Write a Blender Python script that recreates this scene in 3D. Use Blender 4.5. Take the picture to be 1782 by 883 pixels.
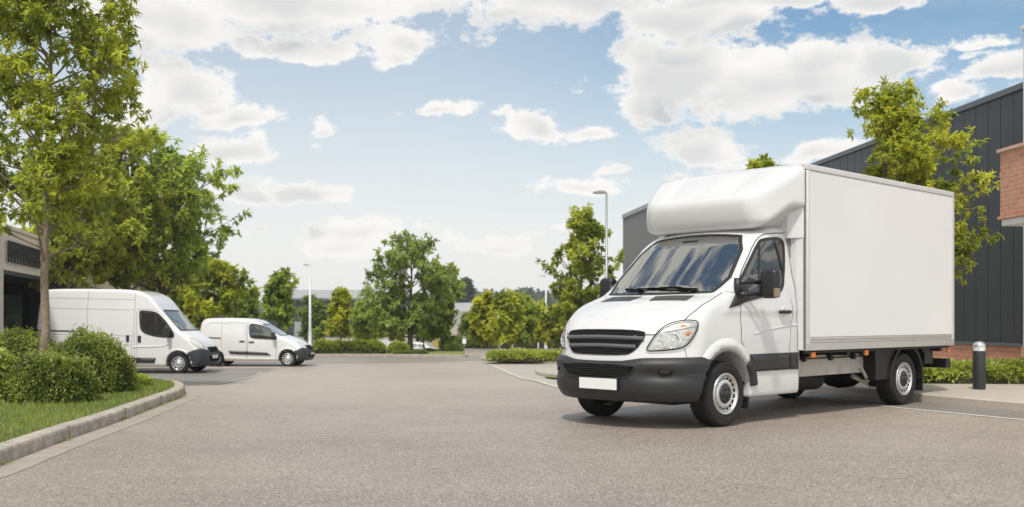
import bpy, bmesh, math, random
import numpy as np
from mathutils import Vector, Matrix
from mathutils.geometry import delaunay_2d_cdt

for o in list(bpy.data.objects): bpy.data.objects.remove(o, do_unlink=True)
scene = bpy.context.scene
C = scene.collection
R = math.radians
rng = np.random.default_rng(7)

# ------------------------------------------------------------------ camera
FPX, CX, HY, EYE = 1780.0, 891.0, 557.0, 1.12
cam = bpy.data.cameras.new('camera'); cam_o = bpy.data.objects.new('camera', cam); C.objects.link(cam_o)
cam_o.location = (0, 0, EYE); cam_o.rotation_euler = (R(90), 0, 0)
cam.sensor_width = 36; cam.lens = 36 * FPX / 1782; cam.shift_y = (HY - 441.5) / 1782
cam.clip_start = .05; cam.clip_end = 6000
cam.dof.use_dof = True; cam.dof.focus_distance = 11.8; cam.dof.aperture_fstop = 2.2
scene.camera = cam_o

# ------------------------------------------------------------------ light
SUN_AZ = math.atan2(-.24, -.97); SUN_EL = R(59)      # azimuth from +Y towards +X
sd = Vector((math.sin(SUN_AZ) * math.cos(SUN_EL), math.cos(SUN_AZ) * math.cos(SUN_EL), math.sin(SUN_EL)))
sun = bpy.data.lights.new('sun', 'SUN'); sun_o = bpy.data.objects.new('sun', sun); C.objects.link(sun_o)
sun.energy = 2.9; sun.angle = R(4.5); sun.color = (1, .94, .845)
sun_o.rotation_euler = sd.to_track_quat('Z', 'Y').to_euler()
sun_o.location = sd * 60

scene.view_settings.view_transform = 'Standard'; scene.view_settings.look = 'None'
scene.view_settings.gamma = 1; scene.view_settings.use_curve_mapping = False
scene.view_settings.exposure = 0.18
scene.render.engine = 'CYCLES'
scene.cycles.max_bounces = 6; scene.cycles.transparent_max_bounces = 16
scene.cycles.use_denoising = True

# ------------------------------------------------------------------ sky with clouds (all in the sky's own azimuth / elevation)
world = bpy.data.worlds.new('World'); scene.world = world; world.use_nodes = True
world.cycles.sampling_method = 'MANUAL'; world.cycles.sample_map_resolution = 512
class NT:
    """tiny node-tree writer"""
    def __init__(s, tree): s.t = tree; tree.nodes.clear()
    def n(s, typ, **kw):
        nd = s.t.nodes.new(typ)
        for k, v in kw.items(): setattr(nd, k, v)
        return nd
    def l(s, a, b): s.t.links.new(a, b)
    def put(s, sock, v):
        if isinstance(v, bpy.types.NodeSocket): s.l(v, sock)
        else: sock.default_value = v
    def m(s, op, a, b=0.0, c=None, clamp=False):
        nd = s.n('ShaderNodeMath', operation=op, use_clamp=clamp)
        s.put(nd.inputs[0], a); s.put(nd.inputs[1], b)
        if c is not None: s.put(nd.inputs[2], c)
        return nd.outputs[0]
    def vm(s, op, a, b=(0, 0, 0)):
        nd = s.n('ShaderNodeVectorMath', operation=op); s.put(nd.inputs[0], a)
        if op == 'SCALE': s.put(nd.inputs[3], b)
        else: s.put(nd.inputs[1], b)
        return nd.outputs[0]
    def noise(s, vec, scale, detail=4, rough=.55, dist=0, w=None):
        nd = s.n('ShaderNodeTexNoise')
        if vec is not None: s.l(vec, nd.inputs['Vector'])
        nd.inputs['Scale'].default_value = scale; nd.inputs['Detail'].default_value = detail
        nd.inputs['Roughness'].default_value = rough; nd.inputs['Distortion'].default_value = dist
        return nd.outputs['Fac']
    def ramp(s, fac, stops, interp='LINEAR'):
        nd = s.n('ShaderNodeValToRGB'); nd.color_ramp.interpolation = interp
        e = nd.color_ramp.elements
        while len(e) < len(stops): e.new(.5)
        for q, (p, c) in zip(e, stops):
            q.position = p; q.color = (c, c, c, 1) if not hasattr(c, '__len__') else (*c[:3], 1)
        s.put(nd.inputs[0], fac); return nd.outputs['Color']
    def sstep(s, v, lo, hi):
        nd = s.n('ShaderNodeMapRange', interpolation_type='SMOOTHSTEP')
        s.put(nd.inputs[0], v); s.put(nd.inputs[1], lo); s.put(nd.inputs[2], hi)
        return nd.outputs[0]
    def mixc(s, f, a, b, bt='MIX'):
        nd = s.n('ShaderNodeMix', data_type='RGBA', blend_type=bt)
        s.put(nd.inputs[0], f)
        s.put(nd.inputs[6], a if isinstance(a, bpy.types.NodeSocket) or len(a) == 4 else (*a, 1))
        s.put(nd.inputs[7], b if isinstance(b, bpy.types.NodeSocket) or len(b) == 4 else (*b, 1))
        return nd.outputs[2]
    def comb(s, x, y, z):
        nd = s.n('ShaderNodeCombineXYZ'); s.put(nd.inputs[0], x); s.put(nd.inputs[1], y); s.put(nd.inputs[2], z); return nd.outputs[0]

def build_sky():
    t = NT(world.node_tree)
    out = t.n('ShaderNodeOutputWorld'); bg = t.n('ShaderNodeBackground'); bg.inputs[1].default_value = SKY_STRENGTH
    sky = t.n('ShaderNodeTexSky', sky_type='NISHITA', sun_disc=False, sun_elevation=SUN_EL, sun_rotation=SUN_AZ)
    sky.air_density = 1.0; sky.dust_density = 1.2; sky.ozone_density = 1.2; sky.altitude = 50
    tc = t.n('ShaderNodeTexCoord'); sp = t.n('ShaderNodeSeparateXYZ'); t.l(tc.outputs['Generated'], sp.inputs[0])
    x, y, z = sp.outputs
    az = t.m('ARCTAN2', x, y); hr = t.m('SQRT', t.m('ADD', t.m('MULTIPLY', x, x), t.m('MULTIPLY', y, y)))
    el = t.m('ARCTAN2', z, hr)
    P = t.comb(az, t.m('MULTIPLY', el, 1.5), 0)
    # cumulus banks: (azimuth deg, elevation deg, half width, half height, weight)
    banks = []
    for (px, py, w, h, wt) in CLOUDS:
        a = math.atan2(px - CX, FPX); e = math.atan2((HY - py) / FPX, 1 / math.cos(a))
        k = math.cos(a) ** 2
        banks.append((a, e, w / FPX * k, h / FPX * math.cos(a), wt))
    warp = t.n('ShaderNodeTexNoise'); t.l(P, warp.inputs['Vector']); warp.inputs['Scale'].default_value = 8; warp.inputs['Detail'].default_value = 5
    ws = t.n('ShaderNodeSeparateXYZ'); t.l(warp.outputs['Color'], ws.inputs[0])
    waz = t.m('ADD', az, t.m('MULTIPLY', t.m('SUBTRACT', ws.outputs[0], .5), .10))
    wel = t.m('ADD', el, t.m('MULTIPLY', t.m('SUBTRACT', ws.outputs[1], .5), .05))
    # one cloud bank as a small node group: how deep inside the bank a direction lies
    grp = bpy.data.node_groups.new('cloud_bank', 'ShaderNodeTree')
    for nm in ('az', 'el', 'a', 'e', 'w', 'h', 'weight', 'best'): grp.interface.new_socket(nm, in_out='INPUT', socket_type='NodeSocketFloat')
    grp.interface.new_socket('depth', in_out='OUTPUT', socket_type='NodeSocketFloat')
    q = NT(grp); gi = q.n('NodeGroupInput').outputs; go = q.n('NodeGroupOutput')
    dx = q.m('DIVIDE', q.m('SUBTRACT', gi[0], gi[2]), gi[4]); dy = q.m('DIVIDE', q.m('SUBTRACT', gi[1], gi[3]), gi[5])
    dy = q.m('MULTIPLY', dy, q.m('SUBTRACT', 1.25, q.m('MULTIPLY', q.m('SIGN', dy), .25)))      # flat bottoms: the lower half falls off faster
    v = q.m('SUBTRACT', q.m('MULTIPLY', q.m('SUBTRACT', 1.0, q.m('SQRT', q.m('ADD', q.m('MULTIPLY', dx, dx), q.m('MULTIPLY', dy, dy)))), gi[6]), .10)
    q.l(q.m('MAXIMUM', v, gi[7]), go.inputs[0])
    cache = {}
    def field(del_):
        if del_ in cache: return cache[del_]
        e2 = t.m('ADD', wel, del_) if del_ else wel
        f = None
        for bk in banks:
            nd = t.n('ShaderNodeGroup'); nd.node_tree = grp
            t.put(nd.inputs[0], waz); t.put(nd.inputs[1], e2)
            for k_, val in enumerate(bk): nd.inputs[2 + k_].default_value = val
            t.put(nd.inputs[7], f if f is not None else -1.0); f = nd.outputs[0]
        cache[del_] = f; return f
    def fbm(off):
        v = t.vm('ADD', P, (0, off, 0))
        n1 = t.noise(v, 6, 3, .5); n2 = t.noise(v, 17, 9, .70)
        return t.m('ADD', t.m('MULTIPLY', t.m('SUBTRACT', n1, .5), 1.5), t.m('MULTIPLY', t.m('SUBTRACT', n2, .5), 3.1))
    # general broken cloud over the rest of the sky, projected on a cloud deck
    zz = t.m('ADD', t.m('MAXIMUM', z, 0), .12)
    deck = t.comb(t.m('DIVIDE', x, zz), t.m('DIVIDE', y, zz), 0)
    gen = t.m('MULTIPLY', t.m('SUBTRACT', t.noise(deck, 5.5, 7, .62), .445), 3.6)
    away = t.m('MAXIMUM', t.sstep(t.m('ABSOLUTE', az), .50, .62), t.sstep(el, .33, .45))
    f0 = t.m('ADD', field(0), fbm(0))
    f0 = t.m('MAXIMUM', f0, t.m('SUBTRACT', gen, t.m('MULTIPLY', t.m('SUBTRACT', 1.0, away), 3.0)))
    dens = t.sstep(f0, 0.0, .38)
    soft = lambda off: t.m('MULTIPLY', t.m('SUBTRACT', t.noise(t.vm('ADD', P, (0, off, 0)), 10, 4, .5), .5), 1.9)
    under = t.sstep(t.m('SUBTRACT', t.m('ADD', field(.030), soft(.045)), t.m('ADD', field(0), soft(0))), -.05, .75)       # more cloud above than here: the base of a bank
    thick = t.sstep(t.m('ADD', field(0), soft(0)), .10, 1.1)
    shade = t.m('ADD', t.m('MULTIPLY', under, .62), t.m('MULTIPLY', thick, .50), clamp=True)
    shade = t.m('MULTIPLY', shade, t.sstep(f0, .05, .60))
    ccol = t.mixc(shade, CLOUD_LIT, CLOUD_BASE)
    # unseen clouds behind the viewer, given added brightness to fill the lorry's side
    side_fill = t.sstep(t.m('ADD', t.m('MULTIPLY', x, .5), t.m('MULTIPLY', y, -.87)), .0, .75)
    ccol = t.mixc(1.0, ccol, t.comb(t.m('ADD', 1.0, t.m('MULTIPLY', side_fill, .95)), t.m('ADD', 1.0, t.m('MULTIPLY', side_fill, .92)), t.m('ADD', 1.0, t.m('MULTIPLY', side_fill, .85))), 'MULTIPLY')
    # thin high veil and whitening to the horizon
    veil = t.m('MULTIPLY', t.sstep(t.noise(t.vm('MULTIPLY', P, (1, 2.2, 1)), 3.2, 5, .6), .40, .72), VEIL)
    hz = t.m('SUBTRACT', 1.0, t.m('MULTIPLY', t.sstep(el, .0, .30), t.m('ADD', .62, t.m('MULTIPLY', t.sstep(az, -.15, .35), .38))))
    hz = t.m('MULTIPLY', hz, t.m('SUBTRACT', 1.0, t.m('MULTIPLY', t.sstep(el, .36, .75), .85)))
    base = t.mixc(1.0, sky.outputs[0], SKY_TINT, 'MULTIPLY')
    base = t.mixc(t.m('MAXIMUM', veil, hz), base, HAZE_COL)
    col = t.mixc(t.m('MULTIPLY', dens, .97), base, ccol)
    t.l(col, bg.inputs[0]); t.l(bg.outputs[0], out.inputs[0])
SKY_STRENGTH = .126
SKY_TINT = (.72, .90, .92)
HAZE_COL = (6.6, 6.5, 6.3); VEIL = .22
CLOUD_LIT = (7.1, 6.95, 6.7); CLOUD_BASE = (3.5, 3.6, 3.8)
CLOUDS = [  # seen positions turned into azimuth/elevation above
    (250, 30, 260, 95, 1.15), (320, 150, 110, 85, 1.15), (270, 190, 90, 40, .9), (500, 0, 330, 75, 1.25), (800, -15, 300, 75, 1.15), (700, 65, 90, 62, .85), (545, 80, 95, 40, .95), (440, 80, 50, 26, .7),
    (1010, 10, 260, 75, 1.2), (1180, 35, 240, 60, 1.1), (1290, -5, 260, 45, 1.1), (1510, -5, 190, 40, 1.1), (1190, 130, 190, 100, 1.3), (1330, 150, 280, 90, 1.35), (1400, 120, 170, 70, 1.2), (1540, 120, 125, 75, 1.3), (1120, 90, 120, 60, 1.0), (1130, 190, 110, 55, 1.0),
    (1210, 262, 120, 62, 1.3), (1280, 300, 110, 45, 1.1), (1150, 315, 100, 40, .9), (925, 228, 66, 42, .95), (1020, 230, 72, 30, .9), (880, 205, 40, 18, .7), (760, 200, 85, 24, .9), (420, 268, 90, 48, 1.15), (415, 205, 85, 30, .95), (370, 185, 50, 22, .8),
    (560, 225, 54, 30, .95), (545, 250, 42, 20, .75), (690, 95, 50, 40, .8), (530, 348, 95, 34, 1.05), (440, 350, 90, 26, .85), (1740, 130, 95, 48, 1.15), (1690, 170, 80, 34, .95), (1710, 73, 70, 20, .75), (1690, 98, 50, 14, .65), (1430, 270, 100, 28, .9), (1000, 322, 80, 22, .95), (1060, 293, 38, 16, .7),
    (640, 410, 160, 34, .8), (600, 430, 120, 24, .7), (850, 432, 150, 34, .8), (1000, 400, 60, 18, .6)]
build_sky()

# ------------------------------------------------------------------ helpers
def gz(y):
    """ground height by distance: level under the lorry, then falling away"""
    def ss(a, b): 
        t = np.clip((np.asarray(y, float) - a) / (b - a), 0, 1); return t * t * (3 - 2 * t)
    return -.62 * ss(15.5, 33) - 2.15 * ss(60, 104)
def G(px, py, zo=0.0):
    """where the sight line through a photo pixel meets the ground (zo above it)"""
    dx, dz = (px - CX) / FPX, -(py - HY) / FPX
    lo, hi = 1.0, 400.0
    f = lambda D: EYE + dz * D - float(gz(D)) - zo
    ds = np.linspace(1, 300, 6000); v = EYE + dz * ds - gz(ds) - zo
    i = int(np.argmax(v < 0)) if (v < 0).any() else len(ds) - 1
    D = ds[i]; return Vector((dx * D, D, float(gz(D)) + zo))
def at(px, py, D):
    return Vector(((px - CX) / FPX * D, D, EYE - (py - HY) / FPX * D))

def tag(o, label=None, cat=None, group=None, kind=None):
    if label: o['label'] = label
    if cat: o['category'] = cat
    if group: o['group'] = group
    if kind: o['kind'] = kind
    return o
def empty(name, loc=(0, 0, 0), rz=0, label=None, cat=None, group=None):
    o = bpy.data.objects.new(name, None); C.objects.link(o); o.location = loc; o.rotation_euler = (0, 0, rz)
    o.empty_display_size = .2
    return tag(o, label, cat, group)
def link_mesh(name, me, mat, parent=None, smooth=False, loc=None):
    if mat is not None:
        for m_ in (mat if isinstance(mat, (list, tuple)) else [mat]): me.materials.append(m_)
    if smooth: me.polygons.foreach_set('use_smooth', [True] * len(me.polygons))
    o = bpy.data.objects.new(name, me); C.objects.link(o)
    if parent: o.parent = parent
    if loc is not None: o.location = loc
    return o
def np_mesh(name, V, F, mat, parent=None, smooth=False, tint=None, loc=None):
    """V (n,3); F list of index arrays with a fixed width each"""
    me = bpy.data.meshes.new(name)
    V = np.asarray(V, np.float32)
    Fs = [np.asarray(f, np.int32) for f in (F if isinstance(F, list) else [F]) if len(f)]
    me.vertices.add(len(V)); me.vertices.foreach_set('co', V.ravel())
    nl = sum(f.size for f in Fs); npoly = sum(len(f) for f in Fs)
    me.loops.add(nl); me.loops.foreach_set('vertex_index', np.concatenate([f.ravel() for f in Fs]))
    st, tot, k = [], [], 0
    for f in Fs:
        st.append(np.arange(len(f)) * f.shape[1] + k); tot.append(np.full(len(f), f.shape[1])); k += f.size
    me.polygons.add(npoly); me.polygons.foreach_set('loop_start', np.concatenate(st).astype(np.int32)); me.polygons.foreach_set('loop_total', np.concatenate(tot).astype(np.int32))
    me.update(calc_edges=True); me.validate()
    if tint is not None:
        a = me.attributes.new('tint', 'FLOAT', 'FACE'); a.data.foreach_set('value', np.asarray(tint, np.float32))
    return link_mesh(name, me, mat, parent, smooth, loc)

class MB:
    """collects shapes into one mesh"""
    def __init__(s): s.bm = bmesh.new()
    def face(s, pts, mi=0):
        f = s.bm.faces.new([s.bm.verts.new(p) for p in pts]); f.material_index = mi; return f
    def box(s, c, size, rz=0, mi=0, M=None):
        x, y, z = [k / 2 for k in size]
        if M is None: M = Matrix.Translation(c) @ Matrix.Rotation(rz, 4, 'Z')
        else: M = Matrix.Translation(c) @ M
        vs = [s.bm.verts.new(M @ Vector(p)) for p in ((-x, -y, -z), (x, -y, -z), (x, y, -z), (-x, y, -z), (-x, -y, z), (x, -y, z), (x, y, z), (-x, y, z))]
        for q in ((3, 2, 1, 0), (4, 5, 6, 7), (0, 1, 5, 4), (1, 2, 6, 5), (2, 3, 7, 6), (3, 0, 4, 7)):
            f = s.bm.faces.new([vs[k] for k in q]); f.material_index = mi
        return s
    def b2(s, p0, p1, mi=0):
        return s.box([(a + b) / 2 for a, b in zip(p0, p1)], [abs(a - b) for a, b in zip(p0, p1)], 0, mi)
    def prism(s, poly, axis, lo, hi, mi=0):
        """poly in the plane across axis ('x': (y,z), 'y': (x,z), 'z': (x,y)) pushed from lo to hi"""
        def P(p, k):
            return {'x': (k, p[0], p[1]), 'y': (p[0], k, p[1]), 'z': (p[0], p[1], k)}[axis]
        a = [s.bm.verts.new(P(p, lo)) for p in poly]; b = [s.bm.verts.new(P(p, hi)) for p in poly]; n = len(poly)
        fs = [s.bm.faces.new(a), s.bm.faces.new(b)] + [s.bm.faces.new((a[i], a[(i + 1) % n], b[(i + 1) % n], b[i])) for i in range(n)]
        for f in fs: f.material_index = mi
        bmesh.ops.recalc_face_normals(s.bm, faces=fs); return s
    def tube(s, pts, rad, n=8, cap=True, mi=0):
        pts = [Vector(p) for p in pts]; rr = rad if hasattr(rad, '__len__') else [rad] * len(pts)
        rings = []; ref = None
        for i, p in enumerate(pts):
            t = (pts[min(i + 1, len(pts) - 1)] - pts[max(i - 1, 0)]).normalized()
            if ref is None: ref = Vector((0, 0, 1)) if abs(t.z) < .9 else Vector((1, 0, 0))
            a = t.cross(ref).normalized(); b = a.cross(t).normalized(); ref = b
            rings.append([s.bm.verts.new(p + (a * math.cos(2 * math.pi * k / n) + b * math.sin(2 * math.pi * k / n)) * rr[i]) for k in range(n)])
        for A, B in zip(rings, rings[1:]):
            for k in range(n):
                f = s.bm.faces.new((A[k], B[k], B[(k + 1) % n], A[(k + 1) % n])); f.material_index = mi; f.smooth = True
        if cap:
            for rg, rev in ((rings[0], False), (rings[-1], True)):
                f = s.bm.faces.new(rg if not rev else rg[::-1]); f.material_index = mi
        return s
    def lathe(s, prof, M=None, n=32, mi=0, smooth=True, close=False):
        """prof: (r, h) pairs turned about local z"""
        M = M or Matrix.Identity(4); rings = []
        for r, h in prof:
            if r < 1e-5: rings.append([s.bm.verts.new(M @ Vector((0, 0, h)))])
            else: rings.append([s.bm.verts.new(M @ Vector((r * math.cos(2 * math.pi * k / n), r * math.sin(2 * math.pi * k / n), h))) for k in range(n)])
        pairs = list(zip(rings, rings[1:])) + ([(rings[-1], rings[0])] if close else [])
        for A, B in pairs:
            for k in range(n):
                q = [A[k % len(A)], A[(k + 1) % n % len(A)], B[(k + 1) % n % len(B)], B[k % len(B)]]
                q = list(dict.fromkeys(q))
                if len(q) >= 3:
                    f = s.bm.faces.new(q); f.material_index = mi; f.smooth = smooth
        return s
    def build(s, name, mat, parent=None, bevel=0, seg=2, smooth=None, loc=None, rz=0):
        bmesh.ops.recalc_face_normals(s.bm, faces=s.bm.faces[:])
        me = bpy.data.meshes.new(name); s.bm.to_mesh(me); s.bm.free()
        o = link_mesh(name, me, mat, parent, False, loc)
        if smooth: me.polygons.foreach_set('use_smooth', [True] * len(me.polygons))
        if rz: o.rotation_euler = (0, 0, rz)
        if bevel:
            b = o.modifiers.new('bevel', 'BEVEL'); b.width = bevel; b.segments = seg; b.limit_method = 'ANGLE'; b.angle_limit = R(35)
            b.harden_normals = False
        return o
def copy_tree(o, parent=None):
    c = o.copy(); C.objects.link(c)
    if parent: c.parent = parent
    for ch in list(o.children): copy_tree(ch, c)
    return c
def resample(pts, s, closed=True):
    out = []; n = len(pts)
    for i in range(n if closed else n - 1):
        a, b = np.array(pts[i], float), np.array(pts[(i + 1) % n], float)
        k = max(1, int(math.ceil(np.linalg.norm(b - a) / s)))
        for j in range(k): out.append(tuple(a + (b - a) * j / k))
    if not closed: out.append(tuple(pts[-1]))
    return out
def rounded(pts, it=2, closed=True):
    for _ in range(it):
        q = []; n = len(pts)
        for i in range(n if closed else n - 1):
            a, b = np.array(pts[i], float), np.array(pts[(i + 1) % n], float)
            q += [tuple(.75 * a + .25 * b), tuple(.25 * a + .75 * b)]
        pts = q if closed else [tuple(pts[0])] + q + [tuple(pts[-1])]
    return pts
def inpoly(P, poly):
    P = np.asarray(P); x, y = P[:, 0], P[:, 1]; c = np.zeros(len(P), bool); n = len(poly)
    for i in range(n):
        x0, y0 = poly[i]; x1, y1 = poly[(i + 1) % n]
        if y0 == y1: continue
        k = ((y0 > y) != (y1 > y)) & (x < (x1 - x0) * (y - y0) / (y1 - y0) + x0)
        c ^= k
    return c
def fill2d(poly, s):
    """clean triangulation of an outline with inner points every s; returns verts2d, tris"""
    b = resample(poly, s); n = len(b)
    lo = np.min(b, 0); hi = np.max(b, 0)
    gx, gy = np.meshgrid(np.arange(lo[0] + s / 2, hi[0], s), np.arange(lo[1] + s / 2, hi[1], s))
    g = np.c_[gx.ravel(), gy.ravel()]
    if len(g):
        g = g[inpoly(g, poly)]
    if len(g):
        bb = np.array(b); keep = np.ones(len(g), bool)
        for k in range(0, len(g), 2000):
            d = ((g[k:k + 2000, None] - bb[None]) ** 2).sum(2).min(1); keep[k:k + 2000] = d > (.45 * s) ** 2
        g = g[keep]
    vs = [Vector(p) for p in b] + [Vector(p) for p in g]
    r = delaunay_2d_cdt(vs, [(i, (i + 1) % n) for i in range(n)], [list(range(n))], 1, 1e-5)
    return np.array([tuple(v) for v in r[0]]), [tuple(f) for f in r[2]]
def sheet(name, poly, off, mat, s=.8, zf=gz):
    """a flat sheet lying on the ground, off above it"""
    v, f = fill2d(poly, s)
    V = np.c_[v, zf(v[:, 1]) + (off * .35 + .006 * np.clip((v[:, 1] - 15.5) / 4, 0, 1) if off > 0 and zf is gz else off)]
    T = []
    for t in f:
        a, b, c = V[t[0]], V[t[1]], V[t[2]]
        T.append(t if np.cross(b - a, c - a)[2] > 0 else t[::-1])
    return np_mesh(name, V, np.array(T), mat)
def sweep(name, path, prof, mat, closed=False, zf=gz, joints=None):
    """prof: (across, up) pairs swept along a ground path"""
    p = [Vector((a[0], a[1])) for a in path]; n = len(p); V = []
    for i in range(n):
        a = p[(i - 1) % n] if (closed or i > 0) else p[i]; b = p[(i + 1) % n] if (closed or i < n - 1) else p[i]
        t = (b - a).normalized(); nn = Vector((t.y, -t.x)); z0 = float(zf(p[i].y))
        for (u, h) in prof: V.append((p[i].x + nn.x * u, p[i].y + nn.y * u, z0 + h))
    m = len(prof); F = []
    for i in range(n if closed else n - 1):
        for k in range(m - 1):
            F.append((i * m + k, i * m + k + 1, ((i + 1) % n) * m + k + 1, ((i + 1) % n) * m + k))
    me = bpy.data.meshes.new(name); caps = []
    if not closed: caps = [tuple(range(m))[::-1], tuple((n - 1) * m + k for k in range(m))]
    me.from_pydata(V, [], F + caps); me.update()
    bm = bmesh.new(); bm.from_mesh(me); bmesh.ops.recalc_face_normals(bm, faces=bm.faces[:]); bm.to_mesh(me); bm.free()
    return link_mesh(name, me, mat)

# ------------------------------------------------------------------ materials
MATS = {}
def mat(name, col=(.8, .8, .8), rough=.5, metal=0, coat=0, spec=.5, vary=0, vscale=3, bump=0, bscale=60, emit=None, var_rough=0):
    if name in MATS: return MATS[name]
    m_ = bpy.data.materials.new(name); m_.use_nodes = True; t = NT(m_.node_tree)
    out = t.n('ShaderNodeOutputMaterial'); b = t.n('ShaderNodeBsdfPrincipled'); t.l(b.outputs[0], out.inputs[0])
    b.inputs['Base Color'].default_value = (*col, 1); b.inputs['Roughness'].default_value = rough; b.inputs['Metallic'].default_value = metal
    b.inputs['Specular IOR Level'].default_value = spec
    if coat: b.inputs['Coat Weight'].default_value = coat; b.inputs['Coat Roughness'].default_value = .04
    tc = t.n('ShaderNodeTexCoord')
    if vary:
        f = t.noise(tc.outputs['Object'], vscale, 5, .6)
        lo = [c * (1 - vary) for c in col]; hi = [min(1, c * (1 + vary)) for c in col]
        t.l(t.ramp(f, [(.3, lo), (.7, hi)]), b.inputs['Base Color'])
        if var_rough:
            t.l(t.m('ADD', t.m('MULTIPLY', f, var_rough), rough - var_rough / 2), b.inputs['Roughness'])
    if bump:
        bp = t.n('ShaderNodeBump'); bp.inputs['Strength'].default_value = bump; bp.inputs['Distance'].default_value = .01
        t.l(t.noise(tc.outputs['Object'], bscale, 4, .6), bp.inputs['Height']); t.l(bp.outputs[0], b.inputs['Normal'])
    if emit: b.inputs['Emission Color'].default_value = (*emit[0], 1); b.inputs['Emission Strength'].default_value = emit[1]
    MATS[name] = m_; return m_
def glass_mat(name, tint, refl=.12, rough=.0, fres=.9):
    m_ = bpy.data.materials.new(name); m_.use_nodes = True; t = NT(m_.node_tree)
    out = t.n('ShaderNodeOutputMaterial'); tr = t.n('ShaderNodeBsdfTransparent'); tr.inputs[0].default_value = (*tint, 1)
    gl = t.n('ShaderNodeBsdfGlossy'); gl.inputs['Roughness'].default_value = rough; gl.inputs[0].default_value = (1, .99, .94, 1)
    fr = t.n('ShaderNodeLayerWeight'); fr.inputs[0].default_value = .35
    f = t.m('ADD', t.m('MULTIPLY', fr.outputs['Fresnel'], fres), refl, clamp=True)
    mx = t.n('ShaderNodeMixShader'); t.l(f, mx.inputs[0]); t.l(tr.outputs[0], mx.inputs[1]); t.l(gl.outputs[0], mx.inputs[2])
    t.l(mx.outputs[0], out.inputs[0]); return m_
def leaf_mat(name, dark, light, trans=.35, rough=.45):
    m_ = bpy.data.materials.new(name); m_.use_nodes = True; t = NT(m_.node_tree)
    out = t.n('ShaderNodeOutputMaterial'); b = t.n('ShaderNodeBsdfPrincipled'); tl = t.n('ShaderNodeBsdfTranslucent')
    at_ = t.n('ShaderNodeAttribute', attribute_name='tint')
    c = t.ramp(at_.outputs['Fac'], [(0, dark), (1, light)])
    t.l(c, b.inputs['Base Color']); b.inputs['Roughness'].default_value = rough; b.inputs['Specular IOR Level'].default_value = .35
    t.l(t.mixc(1.0, c, (1.25, 1.35, .75), 'MULTIPLY'), tl.inputs[0])
    mx = t.n('ShaderNodeMixShader'); mx.inputs[0].default_value = trans
    t.l(b.outputs[0], mx.inputs[1]); t.l(tl.outputs[0], mx.inputs[2]); t.l(mx.outputs[0], out.inputs[0]); return m_

def asphalt_mat(name, col, grain=.5, dirt=.15, scale=1.0, far_sheen=0.0):
    m_ = bpy.data.materials.new(name); m_.use_nodes = True; t = NT(m_.node_tree)
    out = t.n('ShaderNodeOutputMaterial'); b = t.n('ShaderNodeBsdfPrincipled'); t.l(b.outputs[0], out.inputs[0])
    tc = t.n('ShaderNodeTexCoord'); o = tc.outputs['Object']
    g1 = t.noise(o, 48 * scale, 3, .75); g2 = t.noise(o, 130 * scale, 2, .6)
    vo = t.n('ShaderNodeTexVoronoi'); t.l(o, vo.inputs['Vector']); vo.inputs['Scale'].default_value = 75 * scale
    big = t.noise(o, .35, 5, .6); mid = t.noise(o, 2.3, 5, .65)
    stain = t.noise(t.vm('MULTIPLY', o, (.25, 1, 1)), .9, 6, .7)
    st = t.n('ShaderNodeSeparateColor'); t.l(vo.outputs['Color'], st.inputs[0])
    k = t.m('ADD', t.m('MULTIPLY', t.m('SUBTRACT', g1, .5), grain * 1.7), t.m('MULTIPLY', t.m('SUBTRACT', g2, .5), grain * .8))
    k = t.m('ADD', k, t.m('MULTIPLY', t.m('SUBTRACT', st.outputs[0], .5), grain * .5))
    k = t.m('ADD', k, t.m('MULTIPLY', t.m('SUBTRACT', big, .5), dirt * 2.2)); k = t.m('ADD', k, t.m('MULTIPLY', t.m('SUBTRACT', mid, .5), dirt))
    k = t.m('ADD', k, t.m('MULTIPLY', t.m('SUBTRACT', stain, .5), dirt * 1.3))
    # grazing sheen painted into the colour: asphalt pales with distance, ragged edge
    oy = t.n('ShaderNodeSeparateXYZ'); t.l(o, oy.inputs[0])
    k = t.m('ADD', k, t.m('MULTIPLY', t.sstep(t.m('ADD', oy.outputs[1], t.m('MULTIPLY', t.m('SUBTRACT', mid, .5), 5.0)), 8.0, 19.0), far_sheen))
    # hairline cracks
    wv = t.n('ShaderNodeTexVoronoi', feature='DISTANCE_TO_EDGE'); wn = t.n('ShaderNodeTexNoise'); t.l(o, wn.inputs['Vector']); wn.inputs['Scale'].default_value = 1.1; wn.inputs['Detail'].default_value = 6
    t.l(t.vm('ADD', t.vm('MULTIPLY', o, (.5, .8, 1)), t.vm('SCALE', wn.outputs['Color'], 1.6)), wv.inputs['Vector']); wv.inputs['Scale'].default_value = .33
    crack = t.m('MULTIPLY', t.m('SUBTRACT', 1.0, t.sstep(wv.outputs['Distance'], 0.0, .006)), t.sstep(t.noise(o, .5, 3), .50, .62))
    k = t.m('SUBTRACT', t.m('ADD', k, 1.0), t.m('MULTIPLY', crack, .22))
    cc = t.mixc(1.0, (*col, 1), t.comb(k, k, k), 'MULTIPLY')
    # sparse pale chips
    cc = t.mixc(t.m('MULTIPLY', t.sstep(st.outputs[1], .93, .95), .35 * grain * 2), cc, (.42, .39, .34))
    t.l(cc, b.inputs['Base Color']); b.inputs['Roughness'].default_value = .50; b.inputs['Specular IOR Level'].default_value = .85
    bp = t.n('ShaderNodeBump'); bp.inputs['Strength'].default_value = .55; bp.inputs['Distance'].default_value = .008
    t.l(t.m('ADD', g1, t.m('MULTIPLY', g2, .5)), bp.inputs['Height']); t.l(bp.outputs[0], b.inputs['Normal']); return m_
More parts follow.
